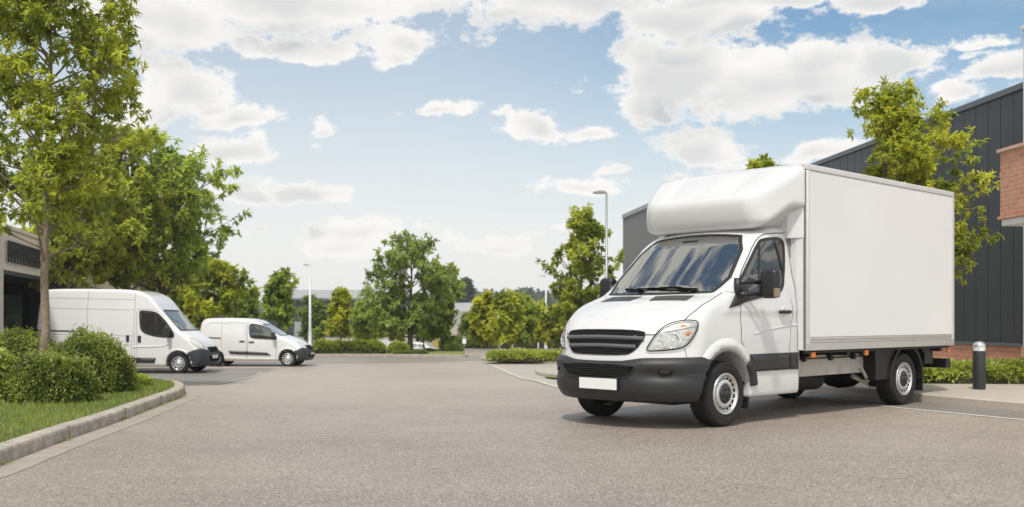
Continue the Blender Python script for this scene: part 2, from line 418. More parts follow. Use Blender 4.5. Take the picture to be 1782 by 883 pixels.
def brick_mat(name, c1, c2, mortar, bw=.215, bh=.065, vertical_axis='XZ'):
    m_ = bpy.data.materials.new(name); m_.use_nodes = True; t = NT(m_.node_tree)
    out = t.n('ShaderNodeOutputMaterial'); b = t.n('ShaderNodeBsdfPrincipled'); t.l(b.outputs[0], out.inputs[0])
    tc = t.n('ShaderNodeTexCoord'); sp = t.n('ShaderNodeSeparateXYZ'); t.l(tc.outputs['Object'], sp.inputs[0])
    v = t.comb(t.m('ADD', sp.outputs[0], sp.outputs[1]), sp.outputs[2], 0)
    br = t.n('ShaderNodeTexBrick'); t.l(v, br.inputs['Vector']); br.inputs['Scale'].default_value = 1
    br.inputs['Brick Width'].default_value = bw; br.inputs['Row Height'].default_value = bh + .01; br.inputs['Mortar Size'].default_value = .006
    br.inputs['Color1'].default_value = (*c1, 1); br.inputs['Color2'].default_value = (*c2, 1); br.inputs['Mortar'].default_value = (*mortar, 1)
    n_ = t.noise(tc.outputs['Object'], 8, 5, .65)
    t.l(t.mixc(1.0, br.outputs['Color'], t.ramp(n_, [(.25, .8), (.75, 1.15)]), 'MULTIPLY'), b.inputs['Base Color']); b.inputs['Roughness'].default_value = .85
    bp = t.n('ShaderNodeBump'); bp.inputs['Strength'].default_value = .5; bp.inputs['Distance'].default_value = .006; bp.invert = True
    t.l(br.outputs['Fac'], bp.inputs['Height']); t.l(bp.outputs[0], b.inputs['Normal']); return m_

WHITE = mat('white_paint', (.605, .606, .605), .26, coat=.55, vary=.025, vscale=1.5)
PLASTIC = mat('dark_plastic', (.020, .021, .023), .5, vary=.12, vscale=5, bump=.06, bscale=400)
BLACKP = mat('black_plastic', (.012, .012, .013), .42)
VOID = mat('matte_black', (.006, .006, .006), .9, spec=.1)
RUBBER = mat('rubber', (.0075, .0075, .0078), .75, vary=.25, vscale=9, bump=.1, bscale=120)
SEAM = mat('panel_gap', (.10, .10, .10), .8, spec=.1)
STEEL = mat('silver_steel', (.60, .60, .60), .33, metal=.75, vary=.05, vscale=12)
ALU = mat('aluminium', (.55, .55, .54), .38, metal=.7, vary=.06, vscale=2)
ALUL = mat('pale_aluminium', (.62, .62, .61), .45, metal=.35, vary=.05, vscale=2)
PANEL = mat('white_panel', (.69, .688, .678), .45, vary=.03, vscale=.8)
CHROME = mat('chrome', (.85, .85, .86), .08, metal=1)
AMBER = mat('amber_lens', (.75, .22, .03), .25)
REDL = mat('red_lens', (.40, .012, .010), .2)
CLEAR = glass_mat('clear_lens', (.95, .96, .95), .03, 0, .35)
GLASS = glass_mat('windscreen_glass', (.58, .66, .62), .30)
SGLASS = glass_mat('side_glass', (.55, .61, .58), .08)
CHASSIS = mat('chassis_black', (.007, .007, .007), .6, vary=.3, vscale=6)
CREAM = mat('grimy_cream', (.40, .38, .34), .7, vary=.18, vscale=5)
SEAT = mat('seat_fabric', (.06, .06, .065), .9)
DASH = mat('dashboard', (.05, .052, .055), .7)
CONC = mat('kerb_concrete', (.36, .32, .27), .9, vary=.30, vscale=7, bump=.35, bscale=50)
# ------------------------------------------------------------------ smooth bodies: signed fields meshed on a grid and pulled onto the surface
def smax(a, b, k):
    h = np.maximum(k - np.abs(a - b), 0) / k; return np.maximum(a, b) + h * h * k / 4
def smin(a, b, k): return -smax(-a, -b, k)
def sst(x, a, b):
    t = np.clip((x - a) / (b - a), 0, 1); return t * t * (3 - 2 * t)
def herm(pts):
    X = np.array([p[0] for p in pts], float); Y = np.array([p[1] for p in pts], float)
    d = np.gradient(Y, X)
    def f(x):
        x = np.clip(x, X[0], X[-1]); i = np.clip(np.searchsorted(X, x) - 1, 0, len(X) - 2)
        h = X[i + 1] - X[i]; t = (x - X[i]) / h
        return (2*t**3 - 3*t*t + 1) * Y[i] + (t**3 - 2*t*t + t) * h * d[i] + (-2*t**3 + 3*t*t) * Y[i + 1] + (t**3 - t*t) * h * d[i + 1]
    return f
def grad(f, P, e=.003):
    g = np.empty_like(P)
    for k in range(3):
        d = np.zeros(3); d[k] = e; g[:, k] = (f(P + d) - f(P - d)) / (2 * e)
    return g
def unit(g): return g / np.maximum(np.linalg.norm(g, axis=1), 1e-9)[:, None]
def nets(f, lo, hi, h, it=3):
    ax = [np.arange(lo[k], hi[k] + h, h) for k in range(3)]; n = [len(a) for a in ax]
    X, Y, Z = np.meshgrid(*ax, indexing='ij'); val = f(np.c_[X.ravel(), Y.ravel(), Z.ravel()]).reshape(n)
    ins = val < 0
    c = [ins[i:n[0]-1+i, j:n[1]-1+j, k:n[2]-1+k] for i in (0, 1) for j in (0, 1) for k in (0, 1)]
    s = sum(q.astype(np.int8) for q in c); act = (s > 0) & (s < 8)
    idx = np.full(act.shape, -1, np.int32); idx[act] = np.arange(act.sum())
    V = np.argwhere(act).astype(float) * h + np.array([a[0] for a in ax]) + h / 2
    F = []
    for d in range(3):
        sl0 = [slice(None)] * 3; sl1 = [slice(None)] * 3; sl0[d] = slice(0, -1); sl1[d] = slice(1, None)
        ch = ins[tuple(sl0)] != ins[tuple(sl1)]; e = np.argwhere(ch)
        u, v = [(1, 2), (2, 0), (0, 1)][d]
        ok = (e[:, u] > 0) & (e[:, v] > 0) & (e[:, u] < n[u] - 1) & (e[:, v] < n[v] - 1); e = e[ok]
        inside_first = ins[tuple(e.T)]
        def cell(a, b):
            q = e.copy(); q[:, u] += a; q[:, v] += b; return idx[tuple(q.T)]
        q = np.c_[cell(-1, -1), cell(0, -1), cell(0, 0), cell(-1, 0)]
        q[~inside_first] = q[~inside_first][:, ::-1]; F.append(q)
    F = np.concatenate(F)
    for _ in range(it):
        g = grad(f, V); v = f(V); st = (v / np.maximum((g * g).sum(1), .05))[:, None] * g
        L = np.linalg.norm(st, axis=1); st *= np.minimum(1, .6 * h / np.maximum(L, 1e-9))[:, None]; V = V - st
    return V, F
def cast(f, O, D, tmax=6.0, step=.02):
    """first hit of many rays; returns points, hit mask"""
    O = np.atleast_2d(np.asarray(O, float)); D = np.atleast_2d(np.asarray(D, float)); D = np.broadcast_to(D, O.shape) if len(D) != len(O) else D
    D = D / np.linalg.norm(D, axis=1)[:, None]
    t = np.zeros(len(O)); hit = np.zeros(len(O), bool); live = np.ones(len(O), bool)
    prev = f(O)
    for _ in range(int(tmax / step)):
        t2 = t + step; v = f(O + D * t2[:, None]); now = live & (v < 0) & (prev >= 0)
        hit |= now; live &= ~now; t = np.where(live, t2, t); prev = np.where(live, v, prev)
        if not live.any(): break
    a, b = t.copy(), t + step
    for _ in range(12):
        m = (a + b) / 2; v = f(O + D * m[:, None]); a = np.where(v >= 0, m, a); b = np.where(v < 0, m, b)
    return O + D * ((a + b) / 2)[:, None], hit

class Body:
    """a vehicle skin with ways to lay panels, strips and gaps on it. local x forward, y left, z up"""
    def __init__(s, f, lo, hi, h): s.f = f; s.lo, s.hi, s.h = np.array(lo), np.array(hi), h
    def mesh(s): s.V, s.F = nets(s.f, s.lo, s.hi, s.h)
    def skin(s, name, mat_, parent, drop=None):
        F = s.F
        if drop is not None:
            c = s.V[F].mean(1); n = unit(grad(s.f, c)); F = F[~drop(c, n)]
        used = np.unique(F); mp = np.full(len(s.V), -1); mp[used] = np.arange(len(used))
        return np_mesh(name, s.V[used], mp[F], mat_, parent, True)
    def onto(s, mode, P, side=1):
        P = np.asarray(P, float)
        if mode == 'side': O = np.c_[P[:, 0], np.full(len(P), side * 1.6), P[:, 1]]; D = np.array([[0, -side, 0.]])
        elif mode == 'front': O = np.c_[np.full(len(P), s.hi[0] + .2), P]; D = np.array([[-1., 0, 0]])
        elif mode == 'rear': O = np.c_[np.full(len(P), s.lo[0] - .2), P]; D = np.array([[1., 0, 0]])
        elif mode == 'top': O = np.c_[P, np.full(len(P), s.hi[2] + .2)]; D = np.array([[0, 0, -1.]])
        elif mode == 'fan':   # (angle, z) about a vertical axis at x = side
            a = P[:, 0]; D = -np.c_[np.cos(a), np.sin(a), 0 * a]; O = np.c_[side - D[:, 0] * 2.2, -D[:, 1] * 2.2, P[:, 1]]
        Q, hit = cast(s.f, O, D, 7.0); return Q, hit
    def patch(s, name, mode, poly, mat_, parent, off=.004, grid=.05, depth=.02, side=1, smooth=True, bulge=None):
        v, tris = fill2d(poly, grid); Q, hit = s.onto(mode, v, side)
        n = unit(grad(s.f, Q)); o = off if bulge is None else off + bulge(v)
        V = Q + n * (np.full(len(Q), o) if np.isscalar(o) else o)[:, None]
        T = []
        for t in tris:
            if not hit[list(t)].all(): continue
            a, b, c = V[list(t)]
            T.append(tuple(t) if np.dot(np.cross(b - a, c - a), n[t[0]]) > 0 else tuple(t)[::-1])
        cnt = {}
        for t in T:
            for a, b in ((t[0], t[1]), (t[1], t[2]), (t[2], t[0])): cnt[(a, b)] = 1
        bd = [(a, b) for (a, b) in cnt if (b, a) not in cnt]
        W = [tuple(q) for q in V]; low = {}; quads = []
        if depth:
            for a, b in bd:
                for k in (a, b):
                    if k not in low: low[k] = len(W); W.append(tuple(Q[k] - n[k] * depth))
                quads.append((b, a, low[a], low[b]))
        me = bpy.data.meshes.new(name); me.from_pydata(W, [], [tuple(int(k) for k in t) for t in T + quads]); me.update()
        o = link_mesh(name, me, mat_, parent)
        if smooth: me.polygons.foreach_set('use_smooth', [True] * len(T) + [False] * len(quads))
        return o
    def strip(s, name, mode, line, width, mat_, parent, off=.002, side=1, closed=False, seg=.03, round_=False):
        """a band of the given width along a line on the skin (a panel gap, a rubber seal, a bead)"""
        p = resample(line, seg, closed); Q, hit = s.onto(mode, p, side); Q = Q[hit]
        n = unit(grad(s.f, Q)); m = len(Q)
        if m < 2: return None
        T = np.roll(Q, -1, 0) - np.roll(Q, 1, 0)
        if not closed: T[0] = Q[1] - Q[0]; T[-1] = Q[-1] - Q[-2]
        T = unit(T); S = unit(np.cross(n, T)); w = width / 2
        if round_:
            rows = [Q + S * w - n * .004, Q + S * w * .75 + n * off * .8, Q + n * off, Q - S * w * .75 + n * off * .8, Q - S * w - n * .004]
        else: rows = [Q + S * w + n * off, Q - S * w + n * off]
        k = len(rows); V = np.stack(rows, 1).reshape(-1, 3); F = []
        for i in range(m if closed else m - 1):
            j = (i + 1) % m
            for r in range(k - 1): F.append((i * k + r, i * k + r + 1, j * k + r + 1, j * k + r))
        F = np.array(F); a = V[F[0]]
        if np.dot(np.cross(a[1] - a[0], a[2] - a[0]), n[0]) < 0: F = F[:, ::-1]
        return np_mesh(name, V, F, mat_, parent, round_)
    def px(s, pts, M, ref='side'):
        """photo sight lines traced onto this body standing at matrix M; returns local 3d points"""
        Mi = M.inverted(); O = Mi @ Vector((0, 0, EYE)); Rm = Mi.to_3x3()
        D = np.array([tuple((Rm @ Vector(((x - CX) / FPX, 1, -(y - HY) / FPX))).normalized()) for x, y in pts])
        O = np.tile(np.array(tuple(O)), (len(D), 1)); t0 = max(0, np.linalg.norm(O[0]) - 7.5)
        Q, hit = cast(s.f, O + D * t0, D, 12.0); return Q, hit

def mirror(name_fn):
    return [name_fn(1), name_fn(-1)]

# a wheel about local y (outer face towards +y for side=1)
def make_wheel(parent, x, y, side, rad=.345, width=.225, rim=.215, hubcap=True, holes=16, spokes=0, name='wheel', twin=False, seg=40):
    w = empty(name, (x, y, rad)); w.parent = parent
    M = Matrix.Rotation(-side * math.pi / 2, 4, 'X')      # local z -> +y * side
    h = width / 2
    t = MB(); R_ = rad; rr = rim + .012
    prof = [(rr, -h + .015), (rr + .02, -h), (R_ - .055, -h - .008), (R_ - .02, -h + .006), (R_ - .004, -h + .03)]
    for g in (-.055, -.018, .018, .055):
        prof += [(R_, g - .012), (R_, g - .006), (R_ - .009, g - .005), (R_ - .009, g + .005), (R_, g + .006), (R_, g + .012)]
    prof += [(R_ - .004, h - .03), (R_ - .02, h - .006), (R_ - .032, h + .003), (R_ - .036, h + .001), (R_ - .058, h + .008), (rr + .035, h + .004), (rr + .03, h + .001), (rr + .018, h - .002), (rr, h - .012)]
    t.lathe(prof, M, seg + 8); tyre = t.build('tyre', RUBBER, w)
    r = MB(); q = rim
    r.lathe([(q + .014, h - .012), (q + .012, h + .002), (q + .002, h + .004), (q - .006, h - .004), (q - .012, h - .022), (q - .03, h - .034), (q - .045, h - .030), (q * .80, h - .022), (q * .70, h - .012), (q * .60, h - .006), (q * .50, h - .010), (q * .46, h - .03), (0, h - .03)], M, seg)
    r.lathe([(q + .014, -h + .01), (q - .01, -h + .02), (q - .02, h - .04)], M, seg)
    if holes:
        for k in range(holes):
            a = 2 * math.pi * (k + .5) / holes; rc = q * .755
            Mk = M @ Matrix.Translation((rc * math.cos(a), rc * math.sin(a), h - .0135)) @ Matrix.Rotation(a, 4, 'Z') @ Matrix.Rotation(-.42, 4, 'Y') @ Matrix.Diagonal((.85, 1.05, 1, 1))
            r.lathe([(q * .105, 0), (q * .08, -.004), (0, -.004)], Mk, 12, mi=1)
    if spokes:
        for k in range(spokes):
            a = 2 * math.pi * (k + .5) / spokes; rc = q * .70
            Mk = M @ Matrix.Translation((rc * math.cos(a), rc * math.sin(a), h - .006)) @ Matrix.Rotation(a, 4, 'Z') @ Matrix.Rotation(-.25, 4, 'Y') @ Matrix.Diagonal((1.25, .62, 1, 1))
            r.lathe([(q * .20, 0), (q * .17, -.004), (0, -.004)], Mk, 14, mi=1)
    rim_o = r.build('rim', [STEEL, VOID], w)
    c = MB(); c.lathe([(q * .50, h - .018), (q * .47, h - .002), (q * .38, h + .004), (q * .20, h + .006), (q * .17, h + .018), (q * .12, h + .022), (0, h + .022)], M, 28)
    for k in range(6):
        a = 2 * math.pi * k / 6; Mk = M @ Matrix.Translation((q * .32 * math.cos(a), q * .32 * math.sin(a), h))
        c.lathe([(q * .085, 0), (q * .075, .012), (q * .05, .016), (0, .016)], Mk, 10)
    c.build('hub_cap', PLASTIC if hubcap else STEEL, w)
    return w
# ================================================================== the box lorry
TD = np.array([.731, .682]); TD /= np.linalg.norm(TD); TN = np.array([TD[1], -TD[0]])
T0 = np.array([2.234, 10.72]) - .92 * TN
T_RZ = math.atan2(-TD[1], -TD[0]); TM = Matrix.Translation((T0[0], T0[1], 0)) @ Matrix.Rotation(T_RZ, 4, 'Z')
REAR = -4.0; BX0, BX1, BW, BZ0, BZ1 = -1.42, -5.27, 1.02, .768, 2.90

_W = herm([(.1, .90), (.35, .932), (.6, .938), (.95, .944), (1.2, .93), (1.45, .893), (1.8, .845), (2.1, .80), (2.4, .755)])
_HT = herm([(-.6, 1.58), (-.4, 1.52), (-.15, 1.445), (0, 1.405), (.3, 1.325), (.6, 1.205), (.75, 1.125), (.88, 1.035), (1.0, .93), (1.15, .8)])
_XN = herm([(.1, .80), (.25, .885), (.32, .925), (.45, .965), (.6, .975), (.72, .965), (.8, .945), (1.0, .905), (1.1, .86), (1.25, .75), (1.45, .55)])
def f_cab(P):
    x, y, z = P[:, 0], P[:, 1], P[:, 2]; ay = np.abs(y); q = ay / .93
    hood = (z - _HT(x) + (.02 + .085 * sst(x, -.2, .8)) * q ** 2.6) * .9
    hood = hood - .014 * sst(ay, .30, .52) * sst(.86 - ay, 0, .2) * sst(x, -.1, .2) * 0   # (flat bonnet)
    nose = (x - _XN(z) + .43 * q ** 3.1) * .85
    lower = smax(hood, nose, .10); lower = smax(lower, ay - _W(z), .09); lower = smax(lower, .285 - z, .04)
    ws = (x - (.035 - (z - 1.43) * 1.10 - .17 * (ay / .85) ** 2.2)) * .66
    roof = z - (2.15 + .09 * sst(-x, .6, 1.35)) + .07 * (ay / .8) ** 2.4
    up = smax(ws, roof, .14); up = smax(up, ay - _W(z), .075); up = smax(up, 1.2 - z, .05)
    f = smin(lower, up, .05)
    f = smax(f, BX0 + .004 - x, .02)
    well = smax(np.sqrt(x * x + (z - .37) ** 2) - .445, .50 - ay, .02)
    well2 = np.maximum(np.maximum(np.maximum(x - .02, -.43 - x), z - .37), .50 - ay)
    f = smax(f, -well, .012)
    return f
CAB = Body(f_cab, (-1.55, -1.08, .2), (1.15, 1.08, 2.40), .026)
CAB.mesh()

truck = empty('box_truck', (T0[0], T0[1], 0), T_RZ, 'large white box lorry with a rounded roof fairing, parked at an angle beside the bollard', 'lorry')

def zz(x0, y0, s, pts): return [(x0 + a / s, y0 + b / s) for a, b in pts]
def tr_side(pts):
    Q, h = CAB.px(pts, TM); return [(q[0], q[2]) for q, k in zip(Q, h) if k]
def tr_front(pts):
    Q, h = CAB.px(pts, TM); return [(q[1], q[2]) for q, k in zip(Q, h) if k]
Z1 = lambda p: zz(950, 540, 4.413, p)
Z2 = lambda p: zz(1180, 560, 4.646, p)
Z3 = lambda p: zz(1240, 380, 4.9056, p)
Z4 = lambda p: zz(1030, 380, 5.517, p)

# outlines
win_px = Z3([(215, 575), (300, 395), (388, 212), (420, 186), (500, 176), (562, 176), (592, 194), (606, 232), (609, 400), (604, 540), (590, 600), (562, 632), (430, 662), (300, 695), (200, 730)])
win = rounded(tr_side(win_px), 1)
tri = tr_side(Z3([(140, 767), (228, 560), (262, 530), (290, 560), (312, 690), (235, 742)]))
# windscreen (y,z): near half traced, far half mirrored
r_ws = tr_front(Z4([(1250, 706), (1500, 176)]))
wsb, wst = r_ws
WS = rounded([(wsb[0], wsb[1]), (wst[0], wst[1]), (wst[0] * .5, wst[1] + .035), (0, wst[1] + .045), (-wst[0] * .5, wst[1] + .035), (-wst[0], wst[1]), (-wsb[0], wsb[1]), (-wsb[0] * .5, wsb[1] - .012), (0, wsb[1] - .015), (wsb[0] * .5, wsb[1] - .012)], 1)
def shrink(poly, k):
    c = np.mean(poly, 0); return [tuple(c + (np.array(p) - c) * k) for p in poly]
win_in = shrink(win, .955); ws_in = shrink(WS, .97)
def drop_cab(c, n):
    a = (np.abs(n[:, 1]) > .5) & inpoly(c[:, [0, 2]], win_in)
    b = (n[:, 0] > .3) & (c[:, 2] > 1.3) & inpoly(c[:, [1, 2]], ws_in)
    return a | b
CAB.skin('cab', WHITE, truck, drop_cab)

# glass and rubbers
w_o = CAB.patch('windscreen', 'front', WS, GLASS, truck, .003, .07, 0)
CAB.strip('windscreen_seal', 'front', WS, .045, BLACKP, w_o, .006, closed=True)
for sd_ in (1, -1):
    g = CAB.patch('side_window', 'side', win, SGLASS, truck, .002, .07, 0, sd_)
    CAB.strip('window_seal', 'side', win, .038, BLACKP, g, .006, sd_, closed=True)
    qd = tr_side(Z3([(393, 205), (398, 668)]))
    CAB.strip('window_divider', 'side', qd, .03, BLACKP, g, .006, sd_)
    CAB.patch('mirror_base', 'side', tri, PLASTIC, truck, .012, .06, .02, sd_)

# headlights
hl_px = rounded(Z1([(770, 318), (790, 270), (840, 195), (900, 135), (980, 100), (1060, 85), (1130, 83), (1165, 95), (1160, 140), (1130, 205), (1090, 260), (1050, 290), (980, 305), (880, 315)]), 1)
Qh, hh = CAB.px(hl_px, TM); hlf = [(q[0], q[1], q[2]) for q in Qh]
def fan(q, ax=-.2): return (math.atan2(q[1], q[0] - ax), q[2])
hl_fan = [fan(q) for q in hlf]
def place_lamp(px_, r, bodyobj, sd_, mats_, name):
    Q, h = CAB.px([px_], TM); q = Q[0].copy(); n = unit(grad(CAB.f, Q))[0]
    q[1] *= sd_; n = n * np.array([1, sd_, 1]); ax = Vector((.92, .25 * sd_, .1)).normalized() * .5 + Vector(n) * .5; ax.normalize()
    M = Matrix.Translation(Vector(q) + ax * .002) @ ax.to_track_quat('Z', 'Y').to_matrix().to_4x4()
    b = MB(); b.lathe([(r * 1.08, .004), (r, .010), (r * .93, .006), (r * .80, -.004), (r * .45, -.016), (r * .30, -.018), (r * .28, -.004), (r * .16, .002), (0, .003)], M, 28)
    return b.build(name, mats_, bodyobj)
REFL = mat('lamp_reflector', (.60, .60, .585), .35, metal=.0, vary=.30, vscale=18)
for sd_ in (1, -1):
    poly = [(a * sd_, z) for a, z in hl_fan]
    h = CAB.patch('headlight', 'fan', poly, REFL, truck, .002, .035, .02, -.2)
    place_lamp(Z1([(975, 235)])[0], .075, h, sd_, CHROME, 'main_lamp')
    place_lamp(Z1([(873, 266)])[0], .052, h, sd_, CHROME, 'dipped_lamp')
    Qi, hi_ = CAB.px(Z1([(1040, 110), (1075, 120), (1060, 145), (1035, 135)]), TM)
    CAB.patch('indicator', 'fan', [(fan(q)[0] * sd_, q[2]) for q in Qi], AMBER, h, .006, .05, .01, -.2)
    Qi, hi_ = CAB.px(Z1([(1085, 160), (1112, 172), (1095, 200), (1070, 188)]), TM)
    CAB.patch('indicator', 'fan', [(fan(q)[0] * sd_, q[2]) for q in Qi], AMBER, h, .006, .05, .01, -.2)
    CAB.patch('lens', 'fan', poly, CLEAR, h, .020, .05, 0, -.2)
    CAB.strip('lamp_gap', 'fan', poly, .012, VOID, h, .021, -.2, closed=True)
    rib = Z1([(900, 165), (1000, 150), (1155, 118)])
    Qr, hr_ = CAB.px(rib, TM); CAB.strip('lamp_rib', 'fan', [(fan(q)[0] * sd_, q[2]) for q in Qr], .03, STEEL, h, .009, -.2, round_=True)

# grille: near half traced
gr = tr_front(Z1([(765, 190), (740, 235), (700, 290), (650, 330), (600, 342)])); gy = gr[0][0]
tops = tr_front(Z1([(750, 164), (600, 155)]))
gpts = [(gy * .97, tops[0][1])] + gr
gz0 = gr[-1][1]; gzt = tops[0][1]
half = [(0, gzt + .012), (gy * .6, gzt + .010), (gy * .95, gzt - .004), (gy, gzt - .03)] + gr[1:] + [(0, gz0 - .004)]
GRI = half + [(-a, b) for a, b in half[-2:0:-1]]
GRI = rounded(GRI, 1)
g_o = CAB.patch('grille', 'front', GRI, VOID, truck, .002, .06, .02)
CAB.strip('grille_frame', 'front', GRI, .016, PLASTIC, g_o, .012, closed=True, round_=True)
hgt = gzt - gz0
for fz in (.70, .34):
    zc = gz0 + hgt * fz; ww = gy * (.99 if fz > .5 else .86)
    bar = [(-ww, zc), (-ww * .5, zc + .006), (0, zc + .010), (ww * .5, zc + .006), (ww, zc)]
    CAB.strip('grille_bar', 'front', bar, .046, mat('grille_grey', (.10, .10, .105), .38, spec=.6), g_o, .028, round_=True)
for fz in np.linspace(.08, .94, 12):
    zc = gz0 + hgt * fz; k_ = .60 + .38 * min(1, fz * 1.8)
    CAB.strip('grille_mesh', 'front', [(-gy * k_, zc), (gy * k_, zc)], .006, BLACKP, g_o, .006)

# bumper
AX = -.2
def bump_ang(z):
    xr = np.interp(z, [.27, .5, .735], [.505, .440, .275]); return math.atan2(.93, xr - AX)
def bump_top(a):   # height of the upper edge by angle
    t = abs(a) / bump_ang(.72); return float(np.interp(t, [0, .25, .42, .6, 1], [.695, .70, .733, .737, .745]))
zs = np.linspace(.285, 1, 14)
outl = []
zt = [bump_top(0)]
A = bump_ang(.735)
outl += [(a, bump_top(a)) for a in np.linspace(-A, A, 41)]
outl += [(bump_ang(z), z) for z in np.linspace(.70, .31, 12)]
outl += [(a, .294 + .008 * abs(a)) for a in np.linspace(bump_ang(.285) * .97, -bump_ang(.285) * .97, 33)]
outl += [(-bump_ang(z), z) for z in np.linspace(.31, .70, 12)]
def bump_bulge(v):
    tt = np.array([bump_top(a) for a in v[:, 0]]); d = tt - v[:, 1]
    up = .008 * sst(d, .0, .006) + .042 * np.clip(d / .062, 0, 1)
    # long scoop towards each fog lamp
    a = np.abs(v[:, 0]); sc = np.exp(-((a - .62) / .20) ** 2) * np.exp(-((v[:, 1] - .555) / .055) ** 2)
    low = .03 * sst(.40 - v[:, 1], 0, .13)
    return up - .040 * sc - low
b_o = CAB.patch('bumper', 'fan', outl, PLASTIC, truck, .0, .018, .03, AX, bulge=bump_bulge)
# lower intake, plate, fog lamps
it_px = Z1([(700, 425), (685, 470), (645, 512), (560, 520)]); itk = tr_front(it_px); iy = itk[0][0]; izt = itk[0][1] + .004; izb = itk[3][1]
INT = rounded([(-iy, izt), (iy, izt), (iy * .97, izt - .05), (iy * .80, izb + .01), (iy * .5, izb), (-iy * .5, izb), (-iy * .80, izb + .01), (-iy * .97, izt - .05)], 1)
i_o = CAB.patch('air_intake', 'front', INT, VOID, b_o, .052, .06, .0)
CAB.strip('intake_rim', 'front', INT, .022, PLASTIC, i_o, .062, closed=True, round_=True)
for fz in np.linspace(.2, .85, 5):
    zc = izb + (izt - izb) * fz; CAB.strip('intake_slat', 'front', [(-iy * .86, zc), (iy * .86, zc)], .008, BLACKP, i_o, .055)
pl = tr_front(Z1([(552, 527), (552, 611)])); pz0, pz1 = pl[1][1], pl[0][1]; pc = .06
PLq = [(pc - .26, pz0), (pc + .24, pz0), (pc + .24, pz1), (pc - .26, pz1)]
xq, _ = CAB.onto('front', [(pc, (pz0 + pz1) / 2)])
m = MB(); m.box((xq[0][0] + .062, pc - .005, (pz0 + pz1) / 2), (.012, .52, pz1 - pz0)); pl_o = m.build('number_plate', mat('plate_white', (.74, .74, .72), .35), truck, .004)
m = MB(); m.box((xq[0][0] + .056, pc - .005, (pz0 + pz1) / 2), (.014, .545, pz1 - pz0 + .022)); m.build('plate_holder', BLACKP, pl_o, .004)
Qf, _ = CAB.px(rounded(Z1([(868, 440), (955, 436), (966, 452), (962, 485), (945, 495), (868, 497)]), 1), TM)
for sd_ in (1, -1):
    fl = [(fan(q, AX)[0] * sd_, q[2]) for q in Qf]
    CAB.patch('fog_lamp', 'fan', fl, BLACKP, truck, .034, .04, .03, AX)
    CAB.strip('fog_rim', 'fan', fl, .012, VOID, b_o, .036, AX, closed=True)
    for ln in ([(1075, 497), (1228, 490)], [(1060, 625), (1160, 627)]):
        Ql, _ = CAB.px(Z1(ln), TM); CAB.strip('bumper_line', 'fan', [(fan(q, AX)[0] * sd_, q[2]) for q in Ql], .012, mat('bumper_line_grey', (.07, .07, .075), .5), b_o, .05, AX, round_=True)
